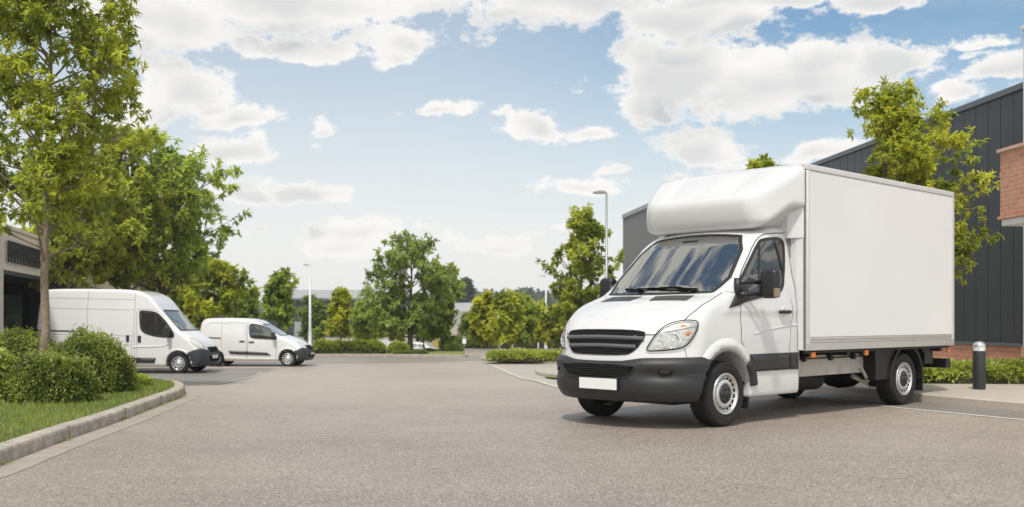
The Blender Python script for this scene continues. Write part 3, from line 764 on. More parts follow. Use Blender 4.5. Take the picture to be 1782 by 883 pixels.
# bonnet gaps
hs = tr_side(Z4([(1250, 712), (1005, 880)])) + tr_side([(1190, 558)])
for sd_ in (1, -1):
    Qs, _ = CAB.px(Z4([(1250, 712), (1130, 795), (1005, 880)]) + [(1190.5, 558.5)], TM)
    CAB.strip('bonnet_gap', 'top', [(q[0], q[1] * sd_) for q in Qs], .012, SEAM, truck, .0015)
    Qs, _ = CAB.px(Z1([(768, 190), (838, 190)]), TM); CAB.strip('bonnet_gap', 'front', [(q[1] * sd_, q[2]) for q in Qs], .012, SEAM, truck, .0015)
    # scuttle vents on the bonnet
    Qv, _ = CAB.px(Z4([(632, 735), (1008, 728), (932, 780), (572, 782)]), TM)
    pv = [(q[0] + .045, q[1] * sd_) for q in Qv]
    v_o = CAB.patch('bonnet_vent', 'top', pv, BLACKP, truck, .003, .06, 0)
    a, b, c, d = [np.array(p) for p in pv]
    for k in np.linspace(.03, .97, 15): CAB.strip('vent_slat', 'top', [tuple(a + (b - a) * k), tuple(d + (c - d) * k)], .016, mat('vent_grey', (.11, .11, .115), .6), v_o, .006)
    # door, sill and pillar gaps
    ft = tr_side(Z3([(222, 555), (236, 470), (292, 348), (350, 215), (392, 160), (450, 132), (540, 127), (620, 129)]))
    rr_ = tr_side(Z3([(620, 129), (655, 165), (688, 400), (703, 600), (717, 860)]) + Z2([(962, 20), (962, 240)]))
    CAB.strip('door_gap', 'side', rounded(ft, 1, False) + rr_[1:2], .012, SEAM, truck, .0015, sd_)
    CAB.strip('door_gap', 'side', rr_, .010, SEAM, truck, .0015, sd_)
    CAB.strip('door_gap', 'side', tr_side(Z3([(237, 745), (240, 880)]) + Z2([(512, 90), (513, 165), (545, 215), (575, 262), (592, 300)])), .010, SEAM, truck, .0015, sd_)
    CAB.strip('door_gap', 'side', tr_side(Z3([(672, 690), (680, 860)]) + Z2([(912, 20), (908, 120), (897, 248)])), .007, SEAM, truck, .0015, sd_)
    CAB.strip('swage_line', 'side', tr_side(Z2([(615, 100), (700, 75), (800, 50), (905, 32), (960, 26)])), .02, WHITE, truck, .007, sd_, round_=True)
    CAB.strip('wing_gap', 'side', tr_side(Z3([(96, 628), (190, 634)])), .008, SEAM, truck, .0015, sd_)
    Qs, _ = CAB.px(Z1([(1065, 292), (1083, 362)]), TM); CAB.strip('wing_gap', 'fan', [(fan(q)[0] * sd_, q[2]) for q in Qs], .007, SEAM, truck, .0015, -.2)
    # black rubbing strips
    CAB.patch('rubbing_strip', 'side', tr_side(Z2([(582, 264), (897, 250), (893, 384), (612, 404)])), PLASTIC, truck, .018, .08, .02, sd_)
    CAB.patch('rubbing_strip', 'side', tr_side(Z2([(904, 249), (963, 247), (963, 383), (900, 384)])), PLASTIC, truck, .018, .06, .02, sd_)
    # wheel arch lips: white flare above, dark trim behind
    arc = lambda r0, r1, a0, a1, n_=22: [(r0 * math.cos(a), .37 + r0 * math.sin(a)) for a in np.linspace(a0, a1, n_)] + [(r1 * math.cos(a), .37 + r1 * math.sin(a)) for a in np.linspace(a1, a0, n_)]
    CAB.patch('wheel_arch', 'side', arc(.447, .56, R(36), R(141)), WHITE, truck, .028, .05, .05, sd_, bulge=lambda v: -.022 * sst(np.hypot(v[:, 0], v[:, 1] - .37), .49, .56))
    CAB.patch('arch_trim', 'side', [(-x, z) for x, z in arc(.447, .545, R(5), R(36), 10)][::1], PLASTIC, truck, .026, .05, .05, sd_)
    m = MB(); m.b2((-.47, sd_ * .60, .16), (-.445, sd_ * .90, .50)); m.build('mud_flap', BLACKP, truck)
    # sill step
    m = MB(); m.box((-.95, sd_ * .890, .318), (.82, .07, .045)); m.build('sill', WHITE, truck, .015)
    # door handle
    hq, _ = CAB.px(Z3([(607, 800)]), TM); q = hq[0]
    m = MB(); m.lathe([(.052, -.012), (.05, .003), (.03, .005), (0, .003)], Matrix.Translation((q[0], sd_ * (q[1]), q[2] + .005)) @ Matrix.Rotation(-sd_ * math.pi / 2, 4, 'X') @ Matrix.Diagonal((1.0, 1.1, 1, 1)), 24); h0 = m.build('handle_dish', WHITE, truck)
    m = MB(); m.tube([(q[0] + .105, sd_ * (q[1] + .01), q[2]), (q[0] + .09, sd_ * (q[1] + .032), q[2]), (q[0], sd_ * (q[1] + .042), q[2] - .002), (q[0] - .08, sd_ * (q[1] + .034), q[2]), (q[0] - .10, sd_ * (q[1] + .01), q[2])], [.016, .02, .02, .022, .018], 8); m.build('door_handle', BLACKP, truck)
    # side mirror
    mq = Vector((-.46, sd_ * (1.17 if sd_ > 0 else 1.12), 1.505 if sd_ > 0 else 1.475))
    r_ = empty('mirror', mq); r_.parent = truck
    m = MB(); m.box((0, 0, 0), (.13, .215, .315)); hs_ = m.build('housing', BLACKP, r_, .055, 5, True)
    m = MB(); m.box((-.067, 0, .03), (.01, .16, .20)); m.build('mirror_glass', CHROME, r_, .004)
    m = MB(); m.box((.035, sd_ * .10, -.10), (.09, .035, .10)); m.build('indicator', mat('smoked_amber', (.17, .115, .06), .15, coat=1), r_, .012)
    m = MB()
    for dz in (.015, -.115): m.tube([(.02, -sd_ * .08, dz), (.16, -sd_ * .20, dz + .005), (.23, -sd_ * .25, dz)], [.024, .024, .028], 10)
    m.tube([(.23, -sd_ * .255, .06), (.23, -sd_ * .255, -.14)], .038, 12); m.build('mirror_arm', BLACKP, r_)
# wipers
for (c0, c1) in (((1020, 692), (440, 690)), ((500, 703), (118, 708))):
    Qw, _ = CAB.px(Z4([c0, ((c0[0] + c1[0]) / 2 + 30, c0[1] - 8), c1]), TM); Nw = unit(grad(CAB.f, Qw))
    m = MB(); m.tube([q + n * .02 for q, n in zip(Qw, Nw)], [.009, .011, .007], 6)
    mid = (Qw[0] + Qw[2]) / 2; q0 = Qw[0] + (Qw[2] - Qw[0]) * .3
    m.tube([Qw[0] + Nw[0] * .02 + np.array([.05, 0, -.03]), q0 + Nw[1] * .045, Qw[1] + (Qw[2] - Qw[1]) * .3 + Nw[1] * .03], [.014, .010, .007], 6); m.build('wiper', VOID, truck)
# cab interior
m = MB(); m.b2((-.02, -.80, 1.05), (-.42, .80, 1.36)); m.b2((.02, -.70, 1.30), (-.30, .70, 1.40)); m.build('dashboard', DASH, truck, .05, 3)
for yy in (.45, -.15, -.52):
    s_ = empty('seat', (-.95, yy, 0)); s_.parent = truck
    m = MB(); m.box((.12, 0, 1.02), (.5, .42 if yy > 0 else .36, .18)); m.build('cushion', SEAT, s_, .05, 3)
    m = MB(); m.box((-.17, 0, 1.36), (.14, .42 if yy > 0 else .36, .60)); m.build('backrest', SEAT, s_, .05, 3)
    m = MB(); m.box((-.19, 0, 1.77), (.09, .25, .18)); m.build('headrest', SEAT, s_, .04, 3)
m = MB(); m.lathe([(.195 + .017 * math.cos(a), .017 * math.sin(a)) for a in np.linspace(0, 2 * math.pi, 9)[:-1]], Matrix.Translation((-.55, .45, 1.40)) @ Matrix.Rotation(R(-58), 4, 'Y'), 28, close=True)
m.tube([(-.55, .45, 1.40), (-.40, .45, 1.28)], .03, 8); m.box((-.55, .45, 1.40), (.03, .34, .05)); m.box((-.55, .45, 1.40), (.05, .12, .10))
m.build('steering_wheel', DASH, truck)
m = MB(); m.b2((-1.39, -.84, .9), (-1.37, .84, 2.08)); m.build('bulkhead', mat('bulkhead_grey', (.22, .22, .21), .8), truck)
m = MB(); m.box((-.62, 0, 2.0), (.03, .22, .07)); m.build('rear_view_mirror', BLACKP, truck, .01)
m = MB(); m.b2((-1.36, -.86, .42), (.3, .86, .46)); m.build('cab_floor', CHASSIS, truck)

# fairing over the cab
_FX = herm([(2.05, -.78), (2.17, -.735), (2.25, -.695), (2.35, -.665), (2.45, -.655), (2.6, -.67)])
_FW = herm([(.55, .60), (.66, .70), (.80, .80), (1.0, .905), (1.22, .985), (1.42, 1.022), (1.6, 1.03)])
def f_fair(P):
    x, y, z = P[:, 0], P[:, 1], P[:, 2]; ay = np.abs(y)
    wd = _FW(-x)
    pl_ = .055 * (ay / .7) ** 2
    front = (x - _FX(z) + pl_) * .95
    xs_ = x + .68 + pl_ * .8
    slope = ((z - 2.52) + xs_ * .64) * .84
    lim = .50 + .22 * (z - 2.5); pan = (1 - sst(ay, lim - .012, lim + .012)) * sst(z, 2.50, 2.52)          # shallow pressed panel in the sloping face
    slope = slope + .018 * pan
    top = z - 2.925 + .015 * (ay / .95) ** 3
    zb = 2.145 + .225 * sst(ay, .62, .98) * sst(-x, .78, 1.25) + .02 * sst(ay, .55, .9)
    bot = (zb - z) * .85
    f = smax(slope, top, .10); f = smax(f, front, .075); f = smax(f, ay - wd, .11); f = smax(f, bot, .07)
    f = np.maximum(f, BX0 + .003 - x)
    return f
FAIR = Body(f_fair, (-1.48, -1.1, 2.05), (-.55, 1.1, 3.05), .02); FAIR.mesh()
fr_o = FAIR.skin('roof_fairing', WHITE, truck)
# gap panels behind the doors
for sd_ in (1, -1):
    m = MB(); m.prism([(-1.385, sd_ * .915), (-1.414, sd_ * 1.005), (-1.418, sd_ * .80), (-1.39, sd_ * .80)], 'z', .772, 2.22)
    m.prism([(-1.32, sd_ * .84), (-1.415, sd_ * 1.01), (-1.418, sd_ * .70), (-1.32, sd_ * .70)], 'z', 2.05, 2.45)
    m.build('gap_panel', WHITE, truck, .008)

# load box
m = MB(); m.b2((BX1 + .02, -BW + .018, BZ0 + .02), (BX0 - .02, BW - .018, BZ1 - .02)); lb = m.build('load_box', PANEL, truck)
m = MB()
for sd_ in (1, -1):
    m.b2((BX0 - .085, sd_ * (BW - .003), BZ0 + .155), (BX1 + .07, sd_ * (BW - .03), BZ1 - .075))
m.build('side_panel', PANEL, lb, .003)
for sd_ in (1, -1):
    m = MB(); m.b2((BX0, sd_ * (BW - .05), BZ0), (BX1, sd_ * (BW + .004), BZ0 + .085)); m.b2((BX0 - .001, sd_ * (BW - .05), BZ0 + .089), (BX1, sd_ * (BW - .002), BZ0 + .118)); m.b2((BX0 - .001, sd_ * (BW - .05), BZ0 + .120), (BX1, sd_ * (BW + .001), BZ0 + .152)); m.build('bottom_rail', ALU, lb, .004)
    m = MB(); m.b2((BX0 - .001, sd_ * (BW - .06), BZ1 - .072), (BX1, sd_ * (BW + .006), BZ1 - .004)); m.b2((BX0, sd_ * (BW - .12), BZ1 - .03), (BX1, sd_ * (BW - .02), BZ1 + .006)); m.build('top_rail', ALUL, lb, .012, 3)
    for xa, xb, nm in ((BX0 + .002, BX0 - .082, 'corner_post'), (BX1 + .068, BX1 - .004, 'corner_post')):
        m = MB(); m.b2((xa, sd_ * (BW - .06), BZ0 + .003), (xb, sd_ * (BW + .003), BZ1 - .074))
        if nm == 'corner_post' and xa > -2: m.tube([(xa - .03, sd_ * (BW + .002), BZ0 + .16), (xa - .03, sd_ * (BW + .002), BZ1 - .08)], .016, 8); m.b2((xa - .0, sd_ * (BW + .0045), BZ1 - .11), (xb, sd_ * (BW - .03), BZ1 - .075))
        m.build(nm, ALUL, lb, .006)
    m = MB(); m.b2((BX0 + .012, sd_ * (BW - .03), BZ0 + .02), (BX0 + .003, sd_ * (BW + .0), BZ1 - .06)); m.build('post_seal', mat('post_seal_grey', (.16, .16, .16), .7), lb)
    m = MB()
    for xk in np.linspace(BX0 - .2, BX1 + .2, 16): m.lathe([(.008, 0), (.006, .004), (0, .005)], Matrix.Translation((xk, sd_ * (BW - .002), BZ0 + .105)) @ Matrix.Rotation(-sd_ * math.pi / 2, 4, 'X'), 8)
    m.build('rivets', STEEL, lb)
m = MB()
for sd_ in (1, -1): m.b2((BX1 - .004, sd_ * .02, BZ0 + .1), (BX1 - .03, sd_ * .94, BZ1 - .1))
m.build('rear_door', PANEL, lb, .006)
for sd_ in (1, -1):
    m = MB(); m.box((BX1 - .02, sd_ * (BW - .04), 1.25), (.04, .05, .12)); m.build('marker_light', REDL, lb, .008)

# chassis
fr = MB()
for sd_ in (1, -1): fr.b2((-1.2, sd_ * .40, .52), (-5.2, sd_ * .48, .68))
for xk in (-1.7, -2.5, -3.2, -4.5, -5.0): fr.b2((xk - .04, -.95, .69), (xk + .04, .95, .755))
fr.b2((-1.45, -.98, .735), (-5.2, .98, .762)); fr.build('chassis_frame', CHASSIS, truck)
m = MB(); m.b2((-1.47, .70, .45), (-3.32, .76, .655)); m.b2((-1.47, -.70, .45), (-3.32, -.76, .655)); m.b2((-1.47, .68, .665), (-3.32, .74, .70)); m.build('side_beam', CREAM, truck, .01)
m = MB(); m.b2((-1.50, .74, .69), (-1.53, .80, .42))
for xk in (-1.75, -2.35, -2.9): m.b2((xk, .74, .63), (xk - .05, .80, .765))
m.build('bracket', CHASSIS, truck)
m = MB(); m.tube([(-1.45, .42, .42), (-2.6, .42, .40)], .155, 18); m.tube([(-1.3, -.45, .38), (-3.0, -.45, .38)], .09, 12); m.tube([(-1.0, 0, .42), (-3.8, 0, .38)], .05, 10); m.build('fuel_tank', CHASSIS, truck)
m = MB(); m.tube([(REAR, -.85, .345), (REAR, -.3, .345), (REAR, -.18, .345), (REAR, 0, .345), (REAR, .18, .345), (REAR, .3, .345), (REAR, .85, .345)], [.06, .065, .14, .17, .14, .065, .06], 14); m.build('rear_axle', CHASSIS, truck)
m = MB(); m.tube([(-.0, -.85, .30), (-.0, .85, .30)], .06, 10); m.b2((.35, -.5, .22), (-.6, .5, .40)); m.build('front_axle', CHASSIS, truck)
m = MB()
for sd_ in (1, -1): m.tube([(-3.2, sd_ * .62, .40), (-3.6, sd_ * .62, .29), (REAR, sd_ * .62, .26), (-4.4, sd_ * .62, .33), (-4.75, sd_ * .62, .46)], .032, 6)
m.tube([(-3.12, .78, .52), (-3.2, .80, .40), (-3.3, .78, .34)], .02, 8); m.tube([(-3.05, .70, .56), (-3.12, .78, .52)], .025, 8); m.build('leaf_spring', CREAM, truck)
for sd_ in (1, -1):
    # rear mudguards
    m = MB(); n_ = 18; rin, rout = .425, .465
    a_ = np.linspace(R(-12), R(182), n_)
    for k in range(n_ - 1):
        q = []
        for (rr2, a2) in ((rin, a_[k]), (rout, a_[k]), (rout, a_[k + 1]), (rin, a_[k + 1])): q.append((REAR + rr2 * math.cos(a2), .345 + rr2 * math.sin(a2)))
        m.prism(q, 'y', sd_ * .66, sd_ * .965)
    m.prism([(REAR + .43, .36), (REAR + .78, .36), (REAR + .80, .76), (REAR + .20, .76), (REAR + .33, .66)], 'y', sd_ * .72, sd_ * .93)
    m.build('mudguard', CHASSIS, truck)
    m = MB(); m.b2((REAR - .455, sd_ * .66, .17), (REAR - .475, sd_ * .95, .46)); m.build('mud_flap', BLACKP, truck)
    m = MB(); m.b2((BX1 + .30, sd_ * .60, .52), (BX1 + .55, sd_ * .86, .74)); m.build('tool_box', BLACKP, truck, .01)
    for xk in (-1.64, -2.88):
        m = MB(); m.box((xk, sd_ * .975, .715), (.085, .03, .065)); mk = m.build('side_marker', AMBER, truck, .008)
        m = MB(); m.box((xk + .03, sd_ * .94, .725), (.10, .05, .07)); m.build('marker_bracket', CHASSIS, mk)
    m = MB(); m.box((BX1 + .04, sd_ * .62, .665), (.04, .22, .07)); m.build('tail_light', REDL, truck, .01)
    m = MB(); m.box((BX1 + .062, sd_ * .965, .70), (.06, .03, .05)); m.build('marker_light', AMBER, truck, .006)
m = MB(); m.b2((BX1 - .05, -.95, .45), (BX1 + .08, .95, .58)); m.b2((BX1 + .08, -.5, .5), (BX1 + .6, -.4, .6)); m.b2((BX1 + .08, .4, .5), (BX1 + .6, .5, .6)); m.build('underrun_bar', BLACKP, truck, .01)
for (xk, yk) in ((0, .81), (REAR, .80)):
    for sd_ in (1, -1): make_wheel(truck, xk, sd_ * yk, sd_, .345, .245, .205, True, 16)
# ================================================================== the setting
def gridsheet(name, xs, ys, off, mat_, zf=gz):
    X, Y = np.meshgrid(xs, ys); V = np.c_[X.ravel(), Y.ravel(), zf(Y.ravel()) + off]; nx, ny = len(xs), len(ys)
    i, j = np.meshgrid(np.arange(nx - 1), np.arange(ny - 1)); a = (j * nx + i).ravel()
    return np_mesh(name, V, np.c_[a, a + 1, a + nx + 1, a + nx], mat_)
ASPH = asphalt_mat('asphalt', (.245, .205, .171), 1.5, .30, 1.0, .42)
ASPH_D = asphalt_mat('dark_asphalt', (.185, .168, .152), .5, .16)
APRON = asphalt_mat('pale_concrete', (.40, .36, .31), .25, .14)
PAVE = asphalt_mat('paving', (.44, .39, .335), .22, .16)
EARTH = mat('turf_soil', (.10, .12, .035), .95, vary=.4, vscale=4)
FIELD = mat('field_grass', (.07, .095, .03), .95, vary=.35, vscale=.25)
PAINT = mat('road_paint', (.60, .57, .52), .8, vary=.18, vscale=9)
ys = np.concatenate([np.arange(-30, 120, 1.0), np.geomspace(120, 1250, 24)])
tag(gridsheet('ground', np.concatenate([np.linspace(-1200, -60, 12), np.linspace(-55, 55, 23), np.linspace(60, 1200, 12)]), ys, -.05, FIELD), kind='structure')
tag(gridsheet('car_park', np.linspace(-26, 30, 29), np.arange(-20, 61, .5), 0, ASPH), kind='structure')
tag(gridsheet('far_car_park', np.linspace(-40, 30, 15), np.arange(61, 112, 1.0), .0, ASPH_D), kind='structure')
def gp(pts, zo=0): return [tuple(G(x, y, zo))[:2] for x, y in pts]

# cross road beyond the vans, slightly darker, and pale apron on the right
RY = G(700, 633).y
tag(sheet('cross_road', [(-24, RY + .5), (-6, RY + .3), (-3.2, RY + 1.4), (-1.2, RY + 3.2), (-1.6, RY + 8.6), (-24, RY + 8.6)], .006, asphalt_mat('road_asphalt', (.24, .215, .192), .4, .12), 1.0), kind='structure')
edge = gp([(838, 631), (850, 634.5), (864, 640), (884, 649.5), (905, 656.5), (940, 667), (985, 678.5), (1040, 690)])
ap = edge + gp([(1120, 694), (1250, 689), (1412, 683), (1412, 670), (1250, 655)]) + [(12, 30), (14, 44), (0.5, 47)]
tag(sheet('concrete_apron', ap, .006, APRON, .7), kind='structure')
def line(name, pts, w, mat_=None, off=.011):
    pts = rounded([tuple(p) for p in pts], 1, False) if len(pts) > 2 else pts
    pts = resample(pts, .4, False); p = [np.array(q[:2]) for q in pts]; L, Rr = [], []
    for i in range(len(p)):
        t = p[min(i + 1, len(p) - 1)] - p[max(i - 1, 0)]; t /= np.linalg.norm(t); n_ = np.array([-t[1], t[0]]) * w / 2
        L.append(p[i] + n_); Rr.append(p[i] - n_)
    V = [(a[0], a[1], float(gz(a[1])) + off * .4 + .008 * min(1, max(0, (a[1] - 15.5) / 4))) for a in L + Rr]; n_ = len(p)
    F = np.array([(n_ + i, n_ + i + 1, i + 1, i) for i in range(n_ - 1)])
    return tag(np_mesh(name, V, F, mat_ or PAINT), kind='structure')
line('apron_edge', edge[1:], .13, mat('pale_edging', (.50, .47, .42), .85, vary=.12, vscale=4))
# bay by the kerb behind the lorry
bl = gp([(1395, 690), (1510, 705.5), (1782, 732), (1980, 751)])
kb = gp([(2000, 737.5), (1782, 717.5), (1412, 683)])
tag(sheet('parking_bay', bl + kb, .008, ASPH_D, .6), kind='structure')
line('bay_line', bl, .075, off=.014)
# bays on the left
la = [G(388, 669), G(440, 653), G(487, 641), G(522, 633)]
line('aisle_line', [a.to_2d() for a in la], .10, mat('worn_paint', (.40, .375, .34), .85, vary=.2, vscale=6))
for py, x0, x1 in ((668.5, 60, 390), (657.5, 60, 425), (648, 100, 455), (640.5, 330, 488), (634, 330, 510)):
    a, b = G(x0, py), G(x1, py); line('bay_line', [(a.x, a.y), (b.x, b.y)], .14)
tag(sheet('left_bays', [(-24, G(200, 672).y)] + [G(x, y).to_2d()[:] for x, y in ((300, 672), (386, 670), (440, 653.5), (487, 641.5))] + [(-24, G(487, 641).y)], .006, ASPH_D, 1.0), kind='structure')

# planted bed on the left
kpx = [(-260, 905), (-120, 855), (0, 812), (9, 807.5), (121, 765), (196, 739), (250, 718), (285, 704), (308, 695.5), (320, 689), (322, 683), (316, 677.5), (300, 673.5), (270, 671), (200, 669.5), (60, 669), (-300, 669)]
kp = rounded(gp(kpx), 2, False)
KH = .125
kprof = [(0, -.06), (0, KH - .03), (-.008, KH - .01), (-.028, KH), (-.15, KH), (-.15, 0)]
# which side is the bed on: path runs away from the camera, bed on its left
def offset_path(p, d):
    out = []
    for i in range(len(p)):
        t = np.array(p[min(i + 1, len(p) - 1)]) - np.array(p[max(i - 1, 0)]); t = t / np.linalg.norm(t); out.append((p[i][0] + t[1] * d, p[i][1] - t[0] * d))
    return out
kr = resample(kp, .12, False)
tag(sweep('kerb', kr, kprof, CONC), kind='structure')
# joints between the kerb stones, and the concrete channel beside them
jm = MB(); acc = 0
for i in range(1, len(kr) - 1):
    acc += math.dist(kr[i], kr[i - 1])
    if acc > 1.9:
        acc = 0; t = np.array(kr[i + 1]) - np.array(kr[i - 1]); a = math.atan2(t[1], t[0]); z0 = float(gz(kr[i][1]))
        n_ = np.array([t[1], -t[0]]) / np.linalg.norm(t); c = np.array(kr[i]) - n_ * .072
        jm.box((c[0], c[1], z0 + KH / 2 - .01), (.006, .156, KH + .022), a)
tag(jm.build('kerb_joints', mat('joint_dark', (.15, .135, .115), .95)), kind='structure')
gut = [p for p in kr if p[1] < 15.6]
gi, go = gut, offset_path(gut, .26)
tag(sheet('channel', gi + go[::-1], .010, mat('channel_concrete', (.315, .275, .235), .9, vary=.16, vscale=3, bump=.3, bscale=60), .5), kind='structure')
0 and line('channel_edge', go, .012, mat('joint_soft', (.20, .18, .155), .95), .013)
jm = MB(); acc = .4
for i in range(1, len(gut) - 1):
    acc += math.dist(gut[i], gut[i - 1])
    if acc > 1.9:
        acc = 0; t = np.array(gut[i + 1]) - np.array(gut[i - 1]); n_ = np.array([t[1], -t[0]]) / np.linalg.norm(t); c = np.array(gut[i]) + n_ * .13; z0 = float(gz(gut[i][1]))
        jm.box((c[0], c[1], z0 + .0015), (.010, .25, .006), math.atan2(t[1], t[0]))
tag(jm.build('channel_joints', mat('joint_dark')), kind='structure')
inner = offset_path(kr, -.14)
bed = [p for p in inner] + [(-26, inner[-1][1]), (-26, 2)]
gzb = lambda y: gz(y) + KH - .012
tag(sheet('flower_bed', bed, 0, EARTH, .8, gzb), kind='structure')

# pavement on the right (one kerb line from the far tip to the right edge of the view)
ppx = [(2100, 746), (1782, 717.5), (1600, 700.5), (1412, 683), (1250, 672), (1060, 664), (985, 660), (945, 656), (932, 652.5), (931, 649), (940, 646.5), (1000, 645), (1100, 645)]
pp = resample(rounded(gp(ppx), 1, False), .2, False)
pp = pp[::-1]      # so that the pavement lies on the inner side
tag(sweep('kerb', pp, [(0, -.06), (0, .10), (-.02, .12), (-.14, .12), (-.14, 0)][::1], PAVE), kind='structure')
pin = offset_path(pp, -.12)
gzp = lambda y: gz(y) + .118
tag(sheet('pavement', pin + [(14, pin[-1][1]), (14, 21), (9, 24), (7, 27), (pin[0][0] + .5, pin[0][1])], 0, PAVE, .7, gzp), kind='structure')
line('pavement_joint', offset_path(pp, -.15), .012, mat('joint_dark'), .1225)
# far islands
def island(pts, h=.12, w=.15, top=None, name='grass_verge'):
    p = resample(rounded(pts, 2), .5); p2 = p
    A_ = sum(p[i][0] * p[(i + 1) % len(p)][1] - p[(i + 1) % len(p)][0] * p[i][1] for i in range(len(p)))
    if A_ < 0: p2 = p[::-1]
    tag(sweep('kerb', p2, [(0, -.05), (0, h - .02), (-.02, h), (-w, h), (-w, 0)], CONC, True), kind='structure')
    inn = offset_path(p2 + p2[:2], -w + .01)[1:-1]
    tag(sheet(name, inn, 0, top or TURF, 1.0, lambda y: gz(y) + h - .01), kind='structure')
TURF = mat('mown_turf', (.17, .20, .055), .95, vary=.25, vscale=3, bump=.5, bscale=30)
fy = G(700, 621).y
island([(-24, fy), (-10, fy), G(700, 621).to_2d()[:], G(790, 622).to_2d()[:], G(815, 623).to_2d()[:], G(812, 619).to_2d()[:], (-2.6, fy + 9.5), (-24, fy + 9.5)])
ry = G(880, 630).y
island([G(838, 628).to_2d()[:], G(850, 631).to_2d()[:], G(900, 632.5).to_2d()[:], G(975, 635).to_2d()[:], (9, ry - 3.2), (12, ry + 1.5), (9, ry + 5), (0, ry + 4), G(842, 624.5).to_2d()[:]])
# grass on the tip of the pavement
tag(sheet('grass_verge', gp([(947, 651), (1000, 655), (1060, 655), (1060, 648), (1000, 646.5), (952, 647.5)], .12), .13, TURF, .6), kind='structure')

# hills
def hill_h(x, y):
    r = np.clip((y - 250) / 300, 0, 1); r = r * r * (3 - 2 * r)
    return -4 + r * (6.5 + 3 * np.sin(x / 90 + .6) + 2.5 * np.sin(x / 37 + 1) + 3 * np.sin(y / 80) + 5 * np.exp(-((x + 330) / 150) ** 2))
hx, hy = np.meshgrid(np.linspace(-900, 900, 61), np.linspace(200, 1000, 30))
V = np.c_[hx.ravel(), hy.ravel(), hill_h(hx.ravel(), hy.ravel())]; nx = 61
i, j = np.meshgrid(np.arange(60), np.arange(29)); a = (j * nx + i).ravel()
tag(np_mesh('hills', V, np.c_[a, a + 1, a + nx + 1, a + nx], mat('hill_grass', (.05, .07, .03), .95, vary=.3, vscale=.02), None, True), kind='structure')

# ------------------------------------------------------------------ dark clad warehouse on the right
wd_ = np.array([-.105, 1.0]); wd_ /= np.linalg.norm(wd_)
WRZ = math.atan2(wd_[1], wd_[0])
CLAD = mat('charcoal_cladding', (.040, .046, .054), .36, metal=.35, vary=.08, vscale=.6)
CAP = mat('grey_trim', (.115, .125, .14), .4, metal=.4)
BRICK = brick_mat('red_brick', (.40, .155, .085), (.48, .21, .125), (.42, .33, .26))
wh = empty('warehouse', (9.97, 20, 0), WRZ, 'dark charcoal clad warehouse with a red brick base behind the hedge', 'building')
L = 21.0; zb, zt_ = .66, 5.62
m = MB(); k = -.17
while k < L:
    m.box((k + .2175, -.02, (zb + zt_) / 2), (.435, .04, zt_ - zb)); k += .45
m.build('cladding', CLAD, wh, .006, 1)
m = MB(); m.b2((-.17, -.045, zb), (L, -12, zt_)); m.build('wall', mat('gap_black', (.012, .013, .015), .8), wh)
m = MB(); m.b2((-.19, .05, zt_ + .001), (L + .05, -12, zt_ + .13)); m.build('roof_trim', CAP, wh, .01)
m = MB(); m.b2((-.19, .045, zb - .075), (L + .05, -.04, zb - .003)); m.build('sill_flashing', CAP, wh, .008)
m = MB(); m.b2((-.17, .012, -1.0), (L, -11.9, zb - .078)); m.build('brick_base', BRICK, wh)
# white pilaster at its near corner, standing on brick, and the brick bay
m = MB(); m.b2((-.20, .10, .61), (-5.5, -8, 6.72)); m.build('white_bay', mat('white_render', (.70, .69, .66), .7, vary=.03), wh)
m = MB(); m.b2((-.17, .14, 6.722), (-5.6, -8, 6.80)); m.build('coping', mat('white_render'), wh, .01)
m = MB(); m.b2((-.18, .13, -.5), (-5.5, -8, .607)); m.build('brick_base', brick_mat('orange_brick', (.50, .24, .14), (.55, .29, .19), (.45, .36, .29)), wh)
bb = empty('brick_bay', (0, 0, 0)); bb.parent = wh
fx = 2.38; s0 = -3.15
BRK2 = brick_mat('pink_brick', (.50, .225, .15), (.57, .29, .205), (.54, .40, .32))
m = MB(); m.b2((s0, fx, 2.80), (s0 - 2.2, .11, 3.83)); m.build('bay_wall', BRK2, bb)
m = MB(); m.b2((s0 + .04, fx + .045, 3.832), (s0 - 2.2, .11, 3.885)); m.build('coping', mat('pink_coping', (.58, .38, .30), .8), bb, .006)
m = MB(); m.b2((s0 + .035, fx + .03, 2.75), (s0 - 2.2, .11, 2.797)); m.build('string_course', BRK2, bb)
m = MB(); m.b2((s0 - .02, fx - .01, 2.64), (s0 - 2.2, .11, 2.747)); m.build('soffit', mat('white_render'), bb, .006)

# ------------------------------------------------------------------ grey ribbed shed beyond the lorry
rs = empty('ribbed_shed', at(1085, 560, 62), R(97), 'grey vertically ribbed industrial shed seen between the tall lamp post and the lorry', 'building'); rs.location.z = 0
m = MB(); H_ = 1.12 + (557 - 381) / 1780 * 62
for k in np.arange(0, -8, -.20): m.box((k - .05, .0, (H_ - 1) / 2), (.10, .07, H_ + 1)); m.box((k - .15, -.035, (H_ - 1) / 2), (.10, .05, H_ + 1))
m.build('ribbed_wall', mat('grey_sheet', (.20, .205, .21), .5, metal=.3), rs)
m = MB(); m.b2((-.01, -.07, -1), (-8, -14, H_)); m.build('wall', mat('grey_sheet'), rs)
m = MB(); m.b2((.05, .08, H_ + .002), (-8, -14.1, H_ + .26)); m.build('roof_trim', mat('pale_trim', (.33, .34, .35), .5), rs, .02)

